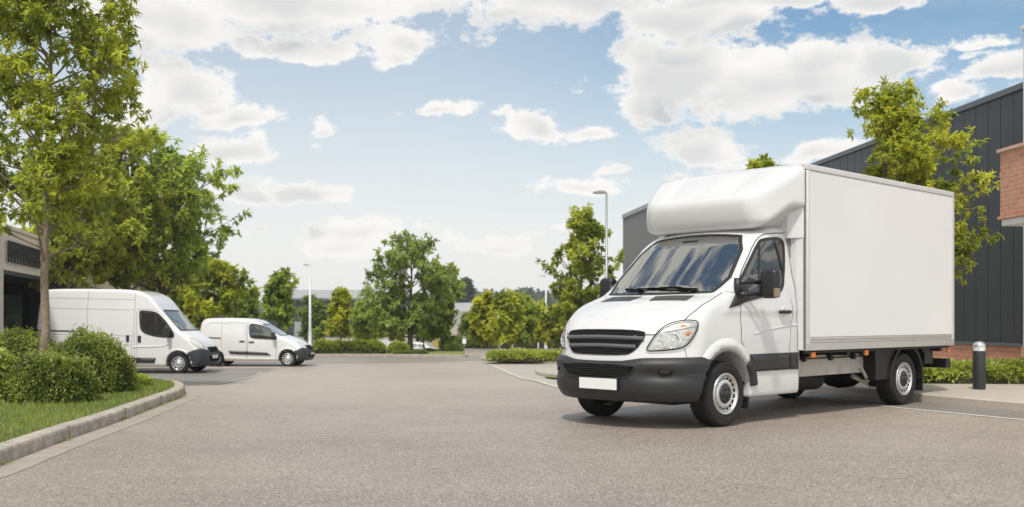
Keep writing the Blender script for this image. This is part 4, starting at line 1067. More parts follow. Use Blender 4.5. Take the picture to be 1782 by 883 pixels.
# ------------------------------------------------------------------ office on the left
od = np.array([-.24, 1.0]); odn = np.linalg.norm(od); ORZ = math.atan2(od[1], od[0])
of = empty('office_building', (-15, 30, 0), ORZ, 'low beige office building with a dark recessed entrance behind the high roof van', 'building')
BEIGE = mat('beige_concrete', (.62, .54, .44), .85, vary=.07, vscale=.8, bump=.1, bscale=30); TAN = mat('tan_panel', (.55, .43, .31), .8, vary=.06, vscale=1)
DARKW = mat('dark_entrance', (.035, .034, .033), .6); WGL = mat('window_glass', (.13, .18, .13), .04, coat=1, spec=.9, vary=.5, vscale=1.2)
TEAL = mat('teal_glass', (.16, .24, .24), .08, coat=1, spec=.8, vary=.25, vscale=.7)
S = lambda D: (D - 30) * odn          # local x from distance; local y = left of the travel = away from the road
def ob(D0, D1, y0, y1, z0, z1, name, mt, par=None, bev=0):
    m = MB(); m.b2((S(D0), y0, z0), (S(D1), y1, z1)); return m.build(name, mt, par or of, bev)
ob(22, 30.35, 0, 8, -1.2, 3.9, 'wall', mat('pale_pillar', (.50, .455, .39), .8, vary=.05), of, .02)
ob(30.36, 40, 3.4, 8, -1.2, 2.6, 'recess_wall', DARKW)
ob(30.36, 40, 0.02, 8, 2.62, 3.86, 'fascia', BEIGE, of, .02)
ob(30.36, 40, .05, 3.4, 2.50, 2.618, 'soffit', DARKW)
ob(40.002, 104, 0, 9, -3.2, 3.84, 'wall', TAN, of, .02)
ob(40.0, 104, -.03, .02, 2.55, 2.60, 'groove', mat('groove_dark', (.14, .12, .10), .8))
ob(30.36, 104, -.06, 8, 3.87, 3.98, 'coping', mat('beige_coping', (.58, .51, .42), .7), of, .01)
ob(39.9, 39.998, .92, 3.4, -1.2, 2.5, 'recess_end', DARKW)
ob(39.86, 39.998, .04, .90, -1.2, 2.5, 'porch_panel', mat('porch_panel_grey', (.34, .33, .31), .7))
fr_ = ob(39.82, 39.898, 1.35, 2.55, .55, 2.16, 'window', BLACKP); ob(39.80, 39.819, 1.58, 2.36, .85, 2.10, 'pane', WGL, fr_); ob(39.79, 39.819, 1.45, 2.45, .60, .78, 'window_sill', mat('pale_coping', (.52, .50, .46), .7), fr_)
for D0, D1 in ((45.2, 48.6), (50, 54), (57, 61), (64, 68.5), (72, 77), (81, 87)):
    f_ = ob(D0, D1, -.05, .05, .55, 2.45, 'window', mat('window_grey', (.20, .21, .21), .5)); ob(D0 + .15, D1 - .15, -.07, -.052, .65, 2.37, 'pane', TEAL, f_)
    ob((D0 + D1) / 2 - .06, (D0 + D1) / 2 + .06, -.09, -.072, .65, 2.37, 'mullion', mat('pale_coping'), f_)
rl = empty('railing', (0, 0, 0)); rl.parent = of
m = MB(); x0, x1 = S(30.6), S(34.9)
m.b2((x0, -.10, 3.45), (x1, -.05, 3.50)); m.b2((x0, -.10, 2.86), (x1, -.05, 2.92)); m.build('rail', BLACKP, rl)
m = MB(); n_ = 11
for k in range(n_):
    xa = x0 + (x1 - x0) * k / n_; xb = x0 + (x1 - x0) * (k + 1) / n_
    m.tube([(xa, -.075, 2.9), (xb, -.075, 3.47)], .028, 5); m.tube([(xb, -.085, 2.9), (xa, -.085, 3.47)], .028, 5); m.tube([(xa, -.07, 2.9), (xa, -.07, 3.47)], .03, 5)
m.build('lattice', BLACKP, rl)

# ------------------------------------------------------------------ far buildings
D1_ = 118.
def far(px0, px1, py0, py1, D, dy0=0, dy1=.3, mt=None, name='wall', par=None, bev=0):
    a, b = at(px0, py1, D), at(px1, py0, D); o = par.location
    m = MB(); m.b2((a.x - o.x, D + dy0 - o.y, a.z - o.z), (b.x - o.x, D + dy1 - o.y, b.z - o.z)); return m.build(name, mt, par, bev)
db = empty('glazed_office', (at(575, 600, D1_).x, D1_, -2.8), 0, 'dark glazed office block with a pale grey roof behind the long hedge', 'building')
DGL = mat('dark_facade_glass', (.045, .052, .058), .25, coat=.5, vary=.5, vscale=.35)
far(470, 668, 523, 612, D1_, 0, 16, DGL, 'wall', db)
far(466, 672, 519.5, 523.2, D1_, -.4, 16.2, mat('fascia_dark', (.12, .125, .13), .5), 'fascia', db)
rf = far(500, 650, 504, 519.3, D1_, 2.0, 15, mat('pale_roof', (.44, .45, .46), .6, vary=.05), 'roof', db)
far(548, 566, 499, 504, D1_, 5, 8, mat('vent_dark', (.12, .12, .12), .6), 'roof_vent', rf)
for k in np.arange(478, 664, 15.5): far(k, k + 1.2, 523.5, 612, D1_, -.18, .0, mat('mullion_grey', (.10, .105, .11), .5), 'mullion', db)
for k in (512, 545, 583, 628): far(k, k + 12, 560, 592, D1_, -.05, .0, mat('blind_grey', (.30, .31, .32), .7), 'window_blind', db)
lw = empty('low_wall', (at(600, 600, 84).x, 84, float(gz(84))), 0, 'low white boundary wall running behind the long hedge', 'wall')
far(480, 690, 589, 606, 84, 0, .25, mat('offwhite_wall', (.62, .61, .58), .8, vary=.05), 'wall_face', lw); far(478, 692, 587.8, 588.9, 84, -.05, .3, mat('pale_coping'), 'coping', lw)
bb2 = empty('concrete_office', (at(800, 600, 124).x, 124, -2.8), 0, 'low beige concrete building with dark ground floor glazing behind the central tree', 'building')
BCON = mat('pinkish_concrete', (.46, .41, .37), .85, vary=.05, vscale=.6)
far(664, 768, 571, 618, 124, 0, 10, BCON, 'wall', bb2); far(768, 872, 571, 596, 124, -1.5, 10, BCON, 'wall', bb2)
far(690, 1010, 541, 571, 124, 4, 16, mat('upper_grey', (.30, .30, .29), .8), 'upper_storey', bb2)
far(780, 846, 526, 541, 124, 5, 16, mat('pale_roof'), 'roof', bb2)
far(1003, 1030, 536, 548, 124, 5, 16, mat('pale_roof'), 'roof_vent', bb2)
far(768, 1010, 596, 622, 124, .5, 10, mat('shop_black', (.03, .032, .036), .3, coat=.5), 'glazing', bb2)
far(872, 1010, 571, 596, 124, 0, 10, mat('grey_glazing', (.16, .19, .20), .2, coat=.6, vary=.4, vscale=.4), 'glazing', bb2)
for k in (778, 824, 868, 890, 912, 935, 960, 985): far(k, k + 2.6, 585, 621, 124, -1.0, -.6, mat('pale_coping'), 'column', bb2)
far(756, 764, 590, 618, 124, -1.2, -.1, mat('ochre_door', (.42, .30, .06), .6), 'door', bb2)

# ------------------------------------------------------------------ street furniture
POLE = mat('galvanised_grey', (.30, .31, .32), .45, metal=.5); POLEP = mat('pale_pole', (.55, .56, .57), .5, metal=.2)
def lamp(px, py, D, r, arm, pm, label):
    p = at(px, py, D); zb_ = float(gz(D)) + .1; H_ = p.z - zb_
    o = empty('street_lamp', (p.x, D, zb_), 0, label, 'street lamp', 'street lamps round the car park')
    m = MB(); m.lathe([(r * 1.9, 0), (r * 1.9, .04), (r * 1.5, .06), (r * 1.5, .9), (r * 1.15, .96), (r * .75, H_ + .02), (0, H_ + .02)], None, 14); m.build('pole', pm, o)
    m = MB(); m.tube([(0, 0, H_ - .05), (-.02, 0, H_ + .03), (-.10 * arm, 0, H_ + .05)], r * .7, 8); m.build('arm', pm, o)
    m = MB(); m.prism([(-.03, .0), (-.06, .07), (-.28 * arm, .085), (-.48 * arm, .045), (-.52 * arm, .0), (-.46 * arm, -.03), (-.06, -.03)], 'y', -.11, .11); hd = m.build('lamp_head', pm, o, .015, 2, loc=(0, 0, H_ + .03))
    m = MB(); m.b2((-.14 * arm, -.085, -.042), (-.44 * arm, .085, -.031)); m.build('lens', mat('lamp_lens', (.6, .6, .55), .3), hd)
    return o
lamp(1055.5, 337, 38, .052, 1.0, POLE, 'tallest grey lamp post with a flat head, close to the lorry')
lamp(539.5, 462, 62, .075, .8, POLEP, 'pale lamp post at the nose of the small van')
lamp(950, 481, 75, .075, .9, POLEP, 'slim pale lamp post rising from the low hedge left of the lorry')
p = G(1704, 678, .12)
bo = empty('bollard', p, 0, 'black post bollard with a silver domed light head on the pavement', 'bollard')
br_ = 21 / 2 / 1780 * p.y; bh = 83.5 / 1780 * p.y
m = MB(); m.lathe([(br_ * .96, 0), (br_, .01), (br_, bh * .79), (br_ * .97, bh * .80), (0, bh * .80)], None, 32); m.build('post', mat('bollard_black', (.022, .024, .027), .55, vary=.2, vscale=4, bump=.15, bscale=300), bo)
m = MB(); m.lathe([(br_ * .97, bh * .801), (br_ * .97, bh * .88), (br_ * .97, bh * .885)], None, 32); m.build('lens_band', mat('frosted_lens', (.66, .67, .66), .25, coat=.5), bo)
m = MB(); m.lathe([(br_ * 1.0, bh * .885), (br_ * 1.0, bh * .90)] + [(br_ * math.cos(a), bh * .90 + bh * .10 * math.sin(a)) for a in np.linspace(.1, math.pi / 2, 10)], None, 32); m.build('dome_cap', mat('dome_silver', (.55, .56, .55), .3, metal=.6), bo)
m = MB()
for k in range(6): a = k * math.pi / 3; m.box((br_ * .975 * math.cos(a), br_ * .975 * math.sin(a), bh * .843), (.006, .01, bh * .085), a)
m.build('lens_rib', mat('dome_silver'), bo)
p = G(808, 618, .12); sp_ = empty('sign_post', p, 0, 'small white sign box on a thin post beside the clipped round bush', 'sign')
m = MB(); m.tube([(0, 0, 0), (0, 0, .75)], .02, 8); m.build('post', POLE, sp_)
m = MB(); m.box((0, 0, .63), (.18, .06, .24)); m.build('sign_board', mat('sign_white', (.72, .72, .70), .5), sp_, .01)
m = MB(); m.lathe([(.05, .78), (.05, .82), (.03, .86), (0, .87)], None, 12); m.build('post_cap', POLE, sp_)
# ================================================================== parked vans and the far car
class Prof:
    """signed distance to a side outline, stored on a fine grid"""
    def __init__(s, poly, h=.02, pad=.5):
        poly = np.array(rounded(poly, 2)); lo = poly.min(0) - pad; hi = poly.max(0) + pad
        s.x = np.arange(lo[0], hi[0] + h, h); s.z = np.arange(lo[1], hi[1] + h, h); s.h = h
        X, Z = np.meshgrid(s.x, s.z, indexing='ij'); P = np.c_[X.ravel(), Z.ravel()]; d = np.full(len(P), 1e9); n = len(poly)
        for i in range(n):
            a, b = poly[i], poly[(i + 1) % n]; e = b - a; t = np.clip(((P - a) @ e) / (e @ e), 0, 1); d = np.minimum(d, np.linalg.norm(P - a - t[:, None] * e, axis=1))
        d[inpoly(P, [tuple(q) for q in poly])] *= -1; s.d = d.reshape(X.shape)
    def __call__(s, x, z):
        u = np.clip((x - s.x[0]) / s.h, 0, len(s.x) - 1.001); v = np.clip((z - s.z[0]) / s.h, 0, len(s.z) - 1.001)
        i = u.astype(int); j = v.astype(int); a = u - i; b = v - j; d = s.d
        return (d[i, j] * (1 - a) + d[i + 1, j] * a) * (1 - b) + (d[i, j + 1] * (1 - a) + d[i + 1, j + 1] * a) * b

def van_field(prof, W, xf, bend, rbend, wells, wr, wz, kside):
    def f(P):
        x, y, z = P[:, 0], P[:, 1], P[:, 2]; ay = np.abs(y); q = (ay / W(1.0)) ** 3
        fr = sst(x, xf - 1.6, xf - .3)
        b = prof(x + q * bend * fr - q * rbend * (1 - sst(x, prof.x[0] + .5, prof.x[0] + 1.3)), z)
        g = smax(b, ay - W(z), kside)
        for wx in wells:
            w = np.maximum(np.hypot(x - wx, z - wz) - wr, .60 - ay); w2 = np.maximum(np.maximum(np.abs(x - wx) - wr, z - wz), .60 - ay)
            g = np.maximum(g, -np.minimum(w, w2))
        return g
    return f
BG_WHITE = mat('van_white', (.68, .68, .678), .30, coat=.6, vary=.03, vscale=1.2); VSEAM = mat('van_panel_gap', (.30, .30, .30), .7)
TRIM = mat('van_trim', (.022, .024, .028), .5)
BUMP = mat('van_bumper', (.030, .033, .040), .55, vary=.1, vscale=4)

def build_van(name, label, loc, rz, prof, W, xf, bend, rbend, wells, wr, wrad, kside, h, zmax, feats, rim, spokes, holes):
    f = van_field(prof, W, xf, bend, rbend, wells, wr, wrad + .02, kside)
    B = Body(f, (prof.x[0] + .35, -W(1.0) - .12, .1), (xf + .35, W(1.0) + .12, zmax + .15), h); B.mesh()
    root = empty(name, loc, rz, label, 'van')
    win, ws = feats['window'], feats['windscreen']; wi, wsi = shrink(win, .93), shrink(ws, .95)
    def drop(c, n): return ((np.abs(n[:, 1]) > .5) & inpoly(c[:, [0, 2]], wi)) | ((n[:, 0] > .25) & (c[:, 2] > wsi[0][1] - .3) & inpoly(c[:, [1, 2]], wsi))
    B.skin('body', BG_WHITE, root, drop)
    g = B.patch('windscreen', 'front', ws, GLASS, root, .002, .09, 0); B.strip('windscreen_seal', 'front', ws, .06, TRIM, g, .006, closed=True)
    for s_ in (-1, 1):
        g = B.patch('side_window', 'side', win, SGLASS, root, .002, .09, 0, s_); B.strip('window_seal', 'side', win, .055, TRIM, g, .006, s_, closed=True)
        if 'divider' in feats: B.strip('window_divider', 'side', feats['divider'], .05, TRIM, g, .006, s_)
        for ln in feats['gaps']: B.strip('panel_gap', 'side', ln, .016, VSEAM, root, .002, s_)
        for ln in feats['beads']: B.strip('swage_line', 'side', ln, .05, BG_WHITE, root, .014, s_, round_=True)
        for pl_ in feats['strips']: B.patch('rubbing_strip', 'side', pl_, TRIM, root, .025, .1, .03, s_)
        for ln in feats['rails']: B.strip('door_rail', 'side', ln, .045, TRIM, root, .006, s_)
        for wx in wells:
            arc = [(wx + (wr + .025) * math.cos(a), wrad + .02 + (wr + .025) * math.sin(a)) for a in np.linspace(R(42), R(186), 26)]
            B.strip('wheel_arch', 'side', arc, .07, BG_WHITE, root, .022, s_, round_=True)
        for hx, hz, hw, hh in feats['handles']:
            (q,), _ = B.onto('side', [(hx, hz)], s_); m = MB(); m.box((hx, q[1] + s_ * .012, hz), (hw, .05, hh)); m.build('door_handle', TRIM, root, min(hw, hh) * .45, 3)
        Mv = Matrix.Translation(loc) @ Matrix.Rotation(rz, 4, 'Z'); Q, hit = B.px(feats['headlight_px'], Mv)
        ex = [(-s_ * math.atan2(q[1], q[0] - (xf - 1.1)), q[2]) for q, k_ in zip(Q, hit) if k_]
        hl = B.patch('headlight', 'fan', rounded(ex, 1), REFL, root, .004, .04, .03, xf - 1.1); B.strip('lamp_gap', 'fan', rounded(ex, 1), .012, mat('lamp_gap_grey', (.16, .16, .165), .6), hl, .008, xf - 1.1, closed=True)
        (q,), _ = B.onto('side', [feats['mirror']], s_); mq = Vector(q)
        mi = empty('mirror', mq + Vector((0.02, s_ * .17, .05))); mi.parent = root
        m = MB(); m.box((0, 0, .02), (.13, .20, feats.get('mirror_h', .30))); m.build('housing', TRIM, mi, .05, 3)
        m = MB(); m.box((-.068, 0, .02), (.008, .15, feats.get('mirror_h', .3) * .7)); m.build('mirror_glass', CHROME, mi)
        m = MB(); m.tube([(0, -s_ * .05, -.06), (.06, -s_ * .20, -.09)], .045, 8); m.build('mirror_arm', TRIM, mi)
        if 'tail' in feats:
            B.patch('tail_light', 'side', feats['tail'], REDL, root, .012, .06, .03, s_)
    # bumper: everything of the nose below a line, as a fan-shaped shell
    ax = xf - 1.25; zt, zb_, xa = feats['bumper']; A = math.atan2(W(.5), xa - ax); A2 = math.atan2(W(.5), feats['bumper_low'] - ax)
    out = [(a, zt - feats['bumper_dip'] * (1 - (abs(a) / A)) - feats.get('bumper_fall', 0) * sst(abs(a) / A, .75, 1)) for a in np.linspace(-A, A, 25)] + [(A2, zb_ + .12), (A2 * .96, zb_)] + [(a, zb_) for a in np.linspace(A2 * .9, -A2 * .9, 17)] + [(-A2 * .96, zb_), (-A2, zb_ + .12)]
    bo_ = B.patch('bumper', 'fan', out, BUMP, root, .025, .05, .04, ax)
    B.patch('grille', 'fan', [(a, z) for a, z in [(-.36, zt - feats['bumper_dip'] + .12), (.36, zt - feats['bumper_dip'] + .12), (.30, zt - feats['bumper_dip'] - .04), (-.30, zt - feats['bumper_dip'] - .04)]], VOID, root, .03, .05, .03, ax)
    B.patch('air_intake', 'fan', [(-.4, zt - .26), (.4, zt - .26), (.34, zb_ + .12), (-.34, zb_ + .12)], VOID, bo_, .03, .05, 0, ax)
    m = MB(); m.box((xf + .012, 0, (zt + zb_) / 2 - .02), (.02, .52, .11)); m.build('number_plate', mat('plate_white'), root, .004)
    # dark floor, seats, wheels
    m = MB(); m.b2((prof.x[0] + 1.0, -.62, .22), (xf - .35, .62, .45)); m.build('underbody', CHASSIS, root)
    sx = feats['seat']
    for yy in (-.42, .42):
        s_ = empty('seat', (sx, yy, feats['seat_z'])); s_.parent = root
        m = MB(); m.box((.15, 0, 0), (.5, .46, .18)); m.build('cushion', SEAT, s_, .05); m = MB(); m.box((-.15, 0, .33), (.15, .46, .60)); m.build('backrest', SEAT, s_, .05); m = MB(); m.box((-.18, 0, .72), (.1, .25, .18)); m.build('headrest', SEAT, s_, .04)
    m = MB(); m.b2((sx + .45, -.75, feats['seat_z'] - .2), (sx + 1.05, .75, feats['seat_z'] + .22)); m.build('dashboard', DASH, root, .06)
    if feats.get('bulk'):
        m = MB(); m.b2((sx - .55, -W(1.0) + .12, .5), (sx - .5, W(1.0) - .12, zmax - .35)); m.build('bulkhead', mat('bulkhead_grey'), root)
    for wx in wells:
        for s_ in (-1, 1): make_wheel(root, wx, s_ * (W(.4) - .13), s_, wrad, .215, rim, False, holes, spokes, seg=28)
    return root, B

# tall van
c1 = lambda x, y: ((x - 891) * .0186 + 10.75, 1.74 - (y - 557) * .0186)
c3 = lambda pts: [c1(220 + a / 4.417, 480 + b / 4.417) for a, b in pts]
P1 = Prof([(-4.70, .30), (-4.74, 1.25), (-4.62, 2.45), (-4.50, 2.70), (-4.2, 2.755), (-2.2, 2.745), (-1.6, 2.72), (-1.25, 2.655), (-.98, 2.52), (-.78, 2.33), (-.60, 2.06), (-.30, 1.76), (.07, 1.40), (.22, 1.31), (.44, 1.19), (.66, 1.03), (.78, .85), (.86, .64), (.88, .42), (.80, .25), (.5, .22), (-4.5, .24)])
W1 = herm([(.0, .93), (.4, .98), (.9, 1.0), (1.4, .99), (2.0, .945), (2.5, .89), (2.9, .84)])
van1_feats = dict(
    window=rounded(c3([(112, 278), (120, 272), (222, 280), (262, 300), (330, 372), (392, 472), (330, 472), (240, 465), (165, 445), (130, 420), (120, 385)]), 1),
    divider=c3([(236, 285), (246, 466)]),
    windscreen=[(-.80, 1.40), (.80, 1.40), (.76, 1.75), (.70, 2.05), (-.70, 2.05), (-.76, 1.75)],
    gaps=[c3([(74, 130), (74, 190), (70, 400), (75, 600), (80, 690)]), c3([(52, 480), (52, 690)]), c3([(85, 690), (100, 660), (92, 520), (88, 280), (98, 258), (240, 262), (300, 310)]), c3([(355, 478), (355, 560), (340, 585)]),
          [c1(82, 518.5), c1(236, 522)], [c1(62, 536), c1(236, 540)], [c1(153, 506), c1(153, 578)], [c1(62, 580.5), c1(153, 583.5), c1(236, 585)], [c1(62, 600), c1(228, 601)]],
    beads=[c3([(60, 548), (200, 545), (300, 540), (345, 520)])],
    strips=[c3([(-400, 622), (50, 628), (50, 668), (-400, 668)]), c3([(55, 628), (240, 632), (228, 670), (55, 670)])],
    rails=[[c1(58, 575.5), c1(151, 577)]], handles=[(*c1(225, 589.3), .10, .22), (*c1(245.7, 590), .11, .22)],
    headlight_px=[(220 + a / 4.417, 480 + b / 4.417) for a, b in [(480, 478), (540, 490), (582, 520), (606, 558), (596, 570), (545, 552), (508, 525)]],
    mirror=c3([(335, 445)])[0], mirror_h=.34, bumper=(.82, .27, .23), bumper_low=.385, bumper_dip=.10, bumper_fall=.16, seat=-.95, seat_z=1.05, bulk=True)
van1, B1 = build_van('high_roof_van', 'tall white high roof panel van parked behind the clipped bushes on the left', (-10.75, 34.0, -.62), R(-2), P1, W1, .88, .20, .06, (0, -3.45), .40, .335, .10, .045, 2.75, van1_feats, .205, 10, 0)
# rounded sides: black grille badge block above the bumper
# small van
c2 = lambda x, y: ((x - 891) * .02135 + 8.33, 1.74 - (y - 557) * .02135)
c5 = lambda pts: [c2(320 + a / 5.519, 500 + b / 5.519) for a, b in pts]
P2 = Prof([(-3.40, .30), (-3.46, .6), (-3.42, 1.26), (-3.33, 1.62), (-3.20, 1.77), (-2.9, 1.81), (-1.75, 1.81), (-1.35, 1.76), (-1.02, 1.60), (-.65, 1.36), (-.33, 1.17), (.1, 1.04), (.42, .89), (.64, .70), (.74, .52), (.73, .30), (.6, .19), (-3.3, .21)])
W2 = herm([(.0, .82), (.35, .87), (.8, .90), (1.1, .885), (1.5, .82), (1.9, .74)])
van2_feats = dict(
    window=rounded(c5([(628, 375), (640, 358), (700, 360), (770, 378), (830, 415), (912, 500), (800, 497), (690, 490), (650, 484), (636, 460)]), 1),
    windscreen=[(-.72, 1.16), (.72, 1.16), (.66, 1.40), (.60, 1.58), (-.60, 1.58), (-.66, 1.40)],
    gaps=[c5([(604, 310), (604, 690)]), c5([(612, 690), (614, 350), (640, 335), (720, 340), (790, 365), (850, 410)]), c5([(888, 505), (892, 600), (880, 680)]), c5([(362, 300), (360, 600), (380, 680)]), c5([(375, 350), (480, 340), (585, 350), (590, 470)]), c5([(205, 380), (240, 345), (350, 345)])],
    beads=[c5([(380, 680), (600, 688), (880, 690)])],
    strips=[c5([(432, 612), (604, 618), (604, 648), (448, 640)]), c5([(608, 618), (800, 628), (836, 654), (608, 648)])],
    rails=[c5([(205, 484), (355, 492)])], handles=[(*c5([(560, 521)])[0], .20, .05), (*c5([(652, 528)])[0], .20, .05)],
    headlight_px=[(320 + a / 5.519, 500 + b / 5.519) for a, b in [(1085, 518), (1128, 532), (1168, 562), (1186, 590), (1155, 588), (1110, 560)]],
    mirror=c5([(865, 478)])[0], mirror_h=.22, bumper=(.70, .24, .21), bumper_low=.32, bumper_dip=.05, bumper_fall=.12, seat=-1.25, seat_z=.66, tail=c5([(130, 345), (160, 338), (152, 440), (126, 445)]))
van2, B2 = build_van('small_van', 'small white delivery van with a red tail light, parked beyond the tall van', (-8.33, 38.9, -.62), R(-1), P2, W2, .74, .22, .12, (0, -2.72), .345, .295, .12, .04, 1.81, van2_feats, .19, 9, 0)
m = MB(); m.tube([(-2.75, .1, 1.80), (-2.82, .1, 1.86), (-3.0, .1, 1.90)], [.05, .04, .02], 8); m.build('aerial', TRIM, van2)

# far white car
P3 = Prof([(-2.9, .35), (-2.95, .8), (-2.8, 1.15), (-2.55, 1.55), (-2.3, 1.62), (-1.2, 1.62), (-.85, 1.5), (-.35, 1.12), (.3, 1.0), (.62, .85), (.72, .6), (.66, .3), (-2.8, .28)])
W3 = herm([(.0, .80), (.4, .87), (.9, .88), (1.2, .80), (1.7, .62)])
fc = van_field(P3, W3, .72, .2, .15, (0, -2.2), .37, .34, .14); BC = Body(fc, (-3.1, -1, .15), (.95, 1, 1.8), .06); BC.mesh()
cp = at(755, 600, 104.5); car = empty('white_car', (cp.x, 104.5, float(gz(104.5))), R(-6), 'white estate car half hidden behind the trunk of the central tree', 'car')
BC.skin('body', WHITE, car)
for s_ in (-1, 1):
    BC.patch('side_window', 'side', rounded([(-.75, 1.10), (-1.12, 1.48), (-1.50, 1.50), (-1.50, 1.08)], 1), WGL, car, .006, .1, .01, s_); BC.patch('side_window', 'side', rounded([(-1.58, 1.08), (-1.58, 1.50), (-2.25, 1.48), (-2.5, 1.10)], 1), WGL, car, .006, .1, .01, s_)
    BC.strip('door_gap', 'side', [(-1.54, 1.02), (-1.54, .4)], .03, SEAM, car, .003, s_)
BC.patch('windscreen', 'front', [(-.62, 1.12), (.62, 1.12), (.52, 1.46), (-.52, 1.46)], WGL, car, .006, .1, .01)
BC.patch('bumper', 'front', [(-.7, .32), (.7, .32), (.7, .5), (-.7, .5)], TRIM, car, .01, .1, .02)
for s_ in (-1, 1): BC.patch('headlight', 'fan', [(s_ * .55, .68), (s_ * .85, .70), (s_ * .9, .82), (s_ * .6, .78)], REFL, car, .006, .06, .02, -.3)
for wx in (0, -2.2):
    for s_ in (-1, 1): make_wheel(car, wx, s_ * .76, s_, .32, .2, .2, False, 0, 5, seg=18)
# ================================================================== planting
L_NEAR = leaf_mat('leaf_spring_green', (.14, .185, .040), (.58, .59, .115), .55)
L_MID = leaf_mat('leaf_mid_green', (.12, .175, .05), (.48, .54, .13), .52)
L_DARK = leaf_mat('leaf_dark_green', (.10, .145, .055), (.40, .46, .15), .50)
L_YEL = leaf_mat('leaf_yellow_green', (.21, .26, .042), (.67, .63, .105), .55)
L_BUSH = leaf_mat('leaf_bush', (.08, .11, .035), (.42, .47, .12), .32, .40)
L_HEDGE = leaf_mat('leaf_hedge', (.14, .19, .040), (.56, .60, .14), .38)
L_FAR = leaf_mat('leaf_far', (.07, .095, .055), (.15, .18, .10), .3)
GRASS = leaf_mat('grass_blade', (.12, .165, .028), (.36, .40, .09), .4)
BARK = mat('bark', (.125, .095, .065), .95, vary=.35, vscale=14, bump=.8, bscale=45)
BARKP = mat('pale_bark', (.24, .19, .14), .95, vary=.35, vscale=22, bump=.7, bscale=60)

def uvec(n, g): 
    v = g.normal(size=(n, 3)); return v / np.linalg.norm(v, axis=1)[:, None]
def leaves(pos, dirs, k, L, W, g, tint, spread=1.0, droop=.25, simple=False, jit=.3):
    """k leaves round each point; returns V, F, tint"""
    n = len(pos); P = np.repeat(pos, k, 0); D = np.repeat(dirs, k, 0); T = np.repeat(tint, k)
    a = uvec(n * k, g); d = D * .55 + a * spread; d[:, 2] -= droop; d = d / np.linalg.norm(d, axis=1)[:, None]
    up = uvec(n * k, g) * .38 + np.array([0, 0, 1.0]); s = np.cross(d, up); s /= np.maximum(np.linalg.norm(s, axis=1), 1e-6)[:, None]; nn = np.cross(s, d)
    l = (L * g.uniform(.65, 1.25, n * k))[:, None]; w = (W * g.uniform(.75, 1.2, n * k))[:, None]
    P = P + uvec(n * k, g) * (L * jit * g.uniform(0, 1, n * k))[:, None]
    T = np.clip(T + g.normal(0, .13, n * k), 0, 1)
    if simple:
        V = np.stack([P, P + d * l * .5 + s * w * .5 + nn * w * .15, P + d * l - nn * l * .12, P + d * l * .5 - s * w * .5 + nn * w * .15], 1)
        F = np.arange(n * k * 4).reshape(-1, 4); return V.reshape(-1, 3), F, T
    V = np.stack([P, P + d * l * .33 + s * w * .46 + nn * w * .16, P + d * l * .70 + s * w * .40 + nn * w * .10 - nn * l * .05, P + d * l - nn * l * .16, P + d * l * .70 - s * w * .40 + nn * w * .10 - nn * l * .05, P + d * l * .33 - s * w * .46 + nn * w * .16], 1)
    b = np.arange(n * k)[:, None] * 6
    F = np.concatenate([b + np.array([[0, 1, 2, 3]]), b + np.array([[0, 3, 4, 5]])]); return V.reshape(-1, 3), F, np.r_[T, T]

